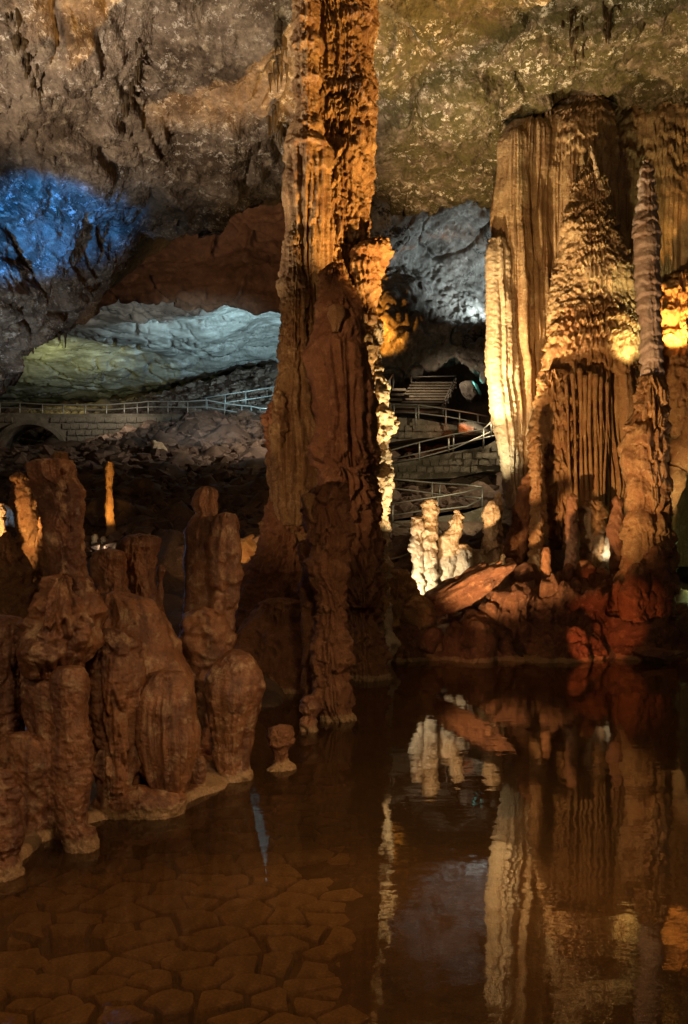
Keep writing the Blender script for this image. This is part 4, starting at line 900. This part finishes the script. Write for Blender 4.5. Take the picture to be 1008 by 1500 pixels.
formation('beaded_stalagmite', 'thin beaded stalagmite at the left of the shaggy flank of the drapery', 'stalagmite', [(640, 780, 788), (652, 776, 792), (700, 777, 793), (760, 777, 793), (800, 776, 796), (840, 772, 800), (880, 768, 804)], 22.2, [tier(.07, .24, 3, .2), lump(.03, 2, 3), pop(.015, 14)], M_tan, k=1, seed=101, sp=1.2)
formation('red_post_stalagmite', 'short red post-like stalagmite on the island below the drapery', 'stalagmite', [(802, 797, 804), (808, 794, 807), (840, 794, 807), (860, 793, 808), (900, 792, 809)], 20.2, [tier(.025, .2, 4, .3), lump(.02, 2, 3), pop(.01, 16)], M_red, k=1, seed=102, sp=1.2)
formation('shadowed_stalagmite', 'dark stalagmite post between the shaggy flank and the pedestal of the drapery', 'stalagmite', [(724, 833, 840), (732, 829, 846), (780, 830, 847), (830, 829, 848), (870, 827, 850)], 22.2, [tier(.05, .35, 4, .3), lump(.03, 2, 3), pop(.015, 14)], M_red, k=1, seed=103, sp=1.2)
formation('hooded_stalagmite', 'hooded stalagmite with a narrow head left of the ringed column', 'stalagmite', [(727, 901, 909), (733, 897, 912), (742, 900, 912), (752, 892, 914), (775, 889, 914), (792, 893, 912), (815, 896, 912), (840, 890, 914), (890, 886, 916)], 21.8, [lump(.05, 1.6, 4), tier(.05, .4, 5, .4), pop(.015, 14)], M_red, k=1, seed=104, sp=1.2)
formation('lit_wedge', 'white-lit rough wedge of flowstone left of the hooded stalagmite', 'stalagmite', [(775, 891, 897), (790, 886, 897), (815, 880, 894), (835, 877, 892), (860, 876, 892)], 23, [tier(.06, .25, 6, .5), pop(.03, 8)], M_pale, k=.8, seed=105)
for i, (px, y0, wd, d, lab) in enumerate([(858, 822, 26, 20.8, 'round dark-headed stalagmite stub below the pedestal of the drapery'), (832, 826, 18, 21.2, 'small dark stub left of the round-headed stub on the island'), (905, 850, 17, 19.9, 'red finger-like stub in front of the ringed column foot'), (882, 832, 22, 21.0, 'low dark stub between the round-headed stub and the hooded stalagmite'), (818, 838, 10, 20.6, 'thin red stub just right of the short red post'), (846, 850, 9, 20.2, 'tiny pointed stub in front of the round-headed stub'), (925, 858, 12, 19.6, 'narrow stub against the left side of the ringed column foot'), (748, 818, 16, 22.4, 'leaning dark stub at the foot of the slanting flowstone')]):
    formation('island_stub', lab, 'stalagmite', [(y0, px-wd*.2, px+wd*.2), (y0+5, px-wd*.42, px+wd*.42), (y0+18, px-wd*.5, px+wd*.5), (y0+28, px-wd*.42, px+wd*.42), (y0+45, px-wd*.45, px+wd*.45), (y0+70, px-wd*.5, px+wd*.5)], d, [lump(.05, 2, 4), pop(.025, 8)], M_red, k=1, seed=106+i, sp=1.2)
boulder('island_rock', 'rounded reddish rock with a pale left side below the beaded stalagmite', 'rock', 770, 850, 20.4, (.42, .36, .42), (.2, .3, .5), 111, M_isl)
boulder('shore_rock', 'flat red rock in the shallow water at the right end of the island', 'rock', 958, 958, 18.5, (.48, .35, .14), (0, .05, .2), 112, M_isl)
boulder('shore_rock', 'small dark rock on the shore just left of the fallen slab', 'rock', 628, 940, 18.7, (.36, .3, .3), (0, .2, .9), 113, M_isl)
o = boulder('fallen_slab', 'long tilted red rock slab lying on the island in front of the white stalagmites', 'rock', 676, 868, 19.4, (1.12, .42, .30), (0.25, -.52, -.15), 114, M_isl, rough=.20, sub=5, facets=9)
co = np.zeros(len(o.data.vertices)*3, np.float32); o.data.vertices.foreach_get('co', co); co = co.reshape(-1, 3)
ax_ = rotm(0.25, -.52, -.15)@np.array([0, 0, 1.0]); hh = co@ax_
dn = co/np.linalg.norm(co, axis=1)[:, None]
lay = np.floor(hh/.09+.8*fbm(co*1.3, 3)); co += dn*((hashf(lay, 5)-.5)*.14+.05*fbm(co*4, 4))[:, None]
o.data.vertices.foreach_set('co', co.astype(np.float32).ravel()); o.data.update()

b = at(672, 880, 21)
S_white = [tier(.085, .30, 6, .45), lump(.05, 1.8, 4), pop(.018, 12)]
gp = 'white-lit stalagmites behind the fallen slab'
formation('white_stalagmite', 'tallest and brightest white-lit stalagmite, leftmost behind the fallen slab', 'stalagmite', [(733, 619, 636), (740, 617, 639), (760, 617, 639), (790, 617, 640), (820, 617, 641), (850, 617, 642), (900, 616, 644)], 20.9, S_white, M_pale, gp, k=1, seed=121, sp=1.15, smooth=.006)
formation('white_stalagmite', 'narrow orange-shadowed stalagmite hugging the left of the brightest white one', 'stalagmite', [(758, 606, 615), (765, 602, 619), (790, 601, 620), (830, 603, 621), (900, 603, 622)], 20.75, [tier(.06, .35, 5, .4), lump(.05, 2, 4), pop(.02, 10)], M_pale, gp, k=1, seed=122, sp=1.15)
formation('white_stalagmite', 'tapering white-lit stalagmite with a narrow tip, second from the brightest', 'stalagmite', [(748, 665, 674), (756, 660, 678), (775, 655, 678), (785, 648, 676), (810, 643, 672), (840, 641, 668), (880, 640, 672)], 21.1, S_white, M_pale, gp, k=1, seed=123, sp=1.15, smooth=.006)
formation('white_stalagmite', 'short lumpy pale stalagmite at the right foot of the tapering white one', 'stalagmite', [(798, 672, 684), (806, 668, 690), (830, 668, 692), (880, 666, 696)], 21.0, S_white, M_pale, gp, k=1, seed=124, sp=1.15)
formation('white_stalagmite', 'lowest pale lumpy stub right of the short lumpy stalagmite', 'stalagmite', [(806, 692, 702), (815, 688, 708), (840, 686, 712), (880, 684, 714)], 21.3, S_white, M_pale, gp, k=1, seed=125, sp=1.15)
formation('white_stalagmite', 'banded pale stalagmite at the right end beside the drapery tip', 'stalagmite', [(734, 716, 724), (742, 711, 730), (757, 706, 732), (775, 708, 730), (800, 708, 728), (830, 707, 728), (880, 705, 732)], 21.6, [tier(.09, .36, 5, .35), lump(.04, 1.8, 4), pop(.018, 12)], M_pale, gp, k=1, seed=126, sp=1.15, smooth=.006)
formation('thin_pinnacle', 'thin dark-edged pinnacle just behind the banded pale stalagmite', 'stalagmite', [(722, 727, 734), (730, 724, 735), (760, 724, 736), (800, 722, 738), (870, 720, 740)], 22.3, [tier(.07, .2, 6, .5), lump(.04, 2, 3)], M_pale, None, k=1, seed=127, sp=1.15)
for i, (x0, x1, y0, d, lab) in enumerate([(560, 606, 836, 19.3, 'rough tan flowstone lump beside the bright foot of the great column'), (590, 640, 872, 19.0, 'rough tan flowstone lump leaning against the left end of the fallen slab'), (572, 622, 912, 18.7, 'reddish flowstone lump at the waterline between column and slab')]):
    xm = (x0+x1)/2; h = (x1-x0)/2
    formation('shore_flowstone', lab, 'flowstone', [(y0, xm-h*.3, xm+h*.2), (y0+8, xm-h*.7, xm+h*.6), (y0+30, xm-h, xm+h*.9), (y0+70, xm-h, xm+h), (y0+140, xm-h*1.1, xm+h*1.1)], d, [lump(.14, 1.6, 4), tier(.08, .4, 5, .6), pop(.05, 6), pop(.02, 14)], M_tan if i < 2 else M_isl, None, k=.9, seed=131+i, sp=1.2)

formation('flame_flowstone', 'flowstone glowing flame-orange at the right frame edge behind the ringed column', 'flowstone', [(400, 986, 1020), (420, 978, 1040), (450, 966, 1060), (500, 958, 1070), (560, 958, 1070), (600, 964, 1060), (640, 972, 1050)], 26.8, [lump(.2, .8, 4), tier(.22, .7, 5, .8), flute(.12, 3, .03), pop(.04, 7)], M_tan, k=.6, seed=141, sp=1.3)
g = Geo()
arc = [(1040, 612), (1018, 640), (1002, 664), (988, 686), (979, 712), (975, 742), (976, 775), (978, 800)]
ax = np.interp(np.linspace(0, 7, 60), range(8), [p[0] for p in arc]); ay = np.interp(np.linspace(0, 7, 60), range(8), [p[1] for p in arc])
pts = np.array([at(x+3, y, 24.6) for x, y in zip(ax, ay)])
g.tube(pts, np.interp(np.linspace(0, 1, 60), [0, .4, .75, 1], [.55, .42, .22, .12])*(1+.12*np.sin(np.linspace(0, 26, 60))), 24)
me = g.mesh('curved_flowstone', at(978, 800, 24.6), True)
co = np.zeros(len(me.vertices)*3, np.float32); me.vertices.foreach_get('co', co); co = co.reshape(-1, 3)
co += (fbm(co*2.5, 4)*.07)[:, None]*np.array([1, -.6, .2]); me.vertices.foreach_set('co', co.ravel()); me.update()
tag(link('curved_flowstone', me, M_tan, None, at(978, 800, 24.6)), 'pale curved flowstone rib bending down at the right frame edge', 'flowstone')
b = at(1000, 940, 24.5); t = thing('garden_wall', 'low greenish block wall at the right frame edge beyond the shore rock', 'wall', b)
for r_ in range(4):
    for k_ in range(5):
        g = Geo(); g.box((0, 0, 0), (.22, .16, .105), 0, .015, r_*9+k_)
        link('block', g.mesh('block'), M_conc, t, at(975+k_*24+(r_ % 2)*11, 938-r_*12, 24.5)-b)
if LAMPS:
    lamp('spot_lamp', (1030, 860, 23.2), 26, (.75, 1.0, .35), None, size=.05)
    lamp('spot_lamp', (1040, 760, 23.0), 130, (1.0, .75, .35), (985, 690, 24.6), 70, .8, .05)

# ------------------------------------------------------------------ stalactites on the near ceiling
CE = tps(CEIL)
def cdepth(px, py): return float(CE(np.array([px], float), np.array([py], float))[0])
stal = []
for i in range(6):
    stal.append(lathe_mesh('stalactite', [(790, 500, 508), (796, 499.2, 508.5), (812, 501, 507), (830, 502.6, 505.4), (842, 503.6, 504.4)], 20, [flute(.03, 9, .1), lump(.03, 3, 3)], off=at(504, 790, 20), k=.9, seed=150+i, sp=2.2))
def cluster(path, n, lab, sz=1.0, seed=0, spread=5):
    r = np.random.default_rng(seed); p = np.array(path, float)
    c = p.mean(0); d = cdepth(*c); b = at(c[0], c[1], d); t = thing('stalactite_cluster', lab, 'stalactites', b, 'stalactite clusters on the near ceiling')
    for k in range(n):
        u = r.uniform(0, len(p)-1); j = min(int(u), len(p)-2); q = p[j]+(p[j+1]-p[j])*(u-j)+r.normal(0, spread, 2)*np.array([1, .5])
        dd = cdepth(*q)-.25
        o = link('stalactite', stal[int(r.integers(6))], M_stal, t, at(q[0], q[1]-4, dd)-b); s_ = sz*r.uniform(.45, 1.0)*dd/20
        o.scale = (s_*r.uniform(.9, 1.5), s_, s_*r.uniform(.6, 1.2)); o.rotation_euler.z = r.uniform(0, 6)
cluster([(20, 12), (34, 40), (45, 75), (58, 110)], 46, 'largest dark stalactite curtain in the upper left corner of the ceiling', 1.0, 1, 6)
cluster([(201, 66), (206, 95), (196, 125), (182, 150), (170, 175), (160, 195)], 34, 'winding dark stalactite line on the ceiling left of the great column', .62, 2, 3)
cluster([(408, 30), (412, 60), (408, 95), (404, 115)], 26, 'dark stalactite curtain on the ceiling close to the left of the column top', .75, 3, 4)
cluster([(400, 150), (402, 175), (412, 190)], 20, 'lower dark stalactite tuft left of the column fluted curtain', .72, 4, 4)
cluster([(80, 300), (100, 312), (120, 325)], 16, 'small stalactite row crossing the blue-lit ceiling', .45, 5, 2)
cluster([(100, 350), (106, 355)], 7, 'tiny stalactite tuft just below the blue-lit ceiling', .6, 6, 2)
cluster([(8, 390), (14, 400)], 6, 'two-pronged stalactite tuft at the left frame edge below the blue light', .7, 7, 2)
cluster([(845, 8), (843, 30), (850, 60), (840, 90)], 30, 'stalactite curtain on the ceiling right above the giant drapery', .8, 8, 6)
cluster([(888, 10), (892, 25)], 12, 'short dark stalactite tuft at the upper right of the ceiling', .9, 9, 5)
cluster([(20, 512), (45, 505), (75, 498), (100, 490)], 26, 'fringe of small stalactites along the low ceiling lip at the left', .4, 10, 2)
cluster([(808, 120), (818, 128), (850, 120), (862, 125)], 22, 'fringe of pale stalactites where drapery meets the ceiling', .6, 11, 3)
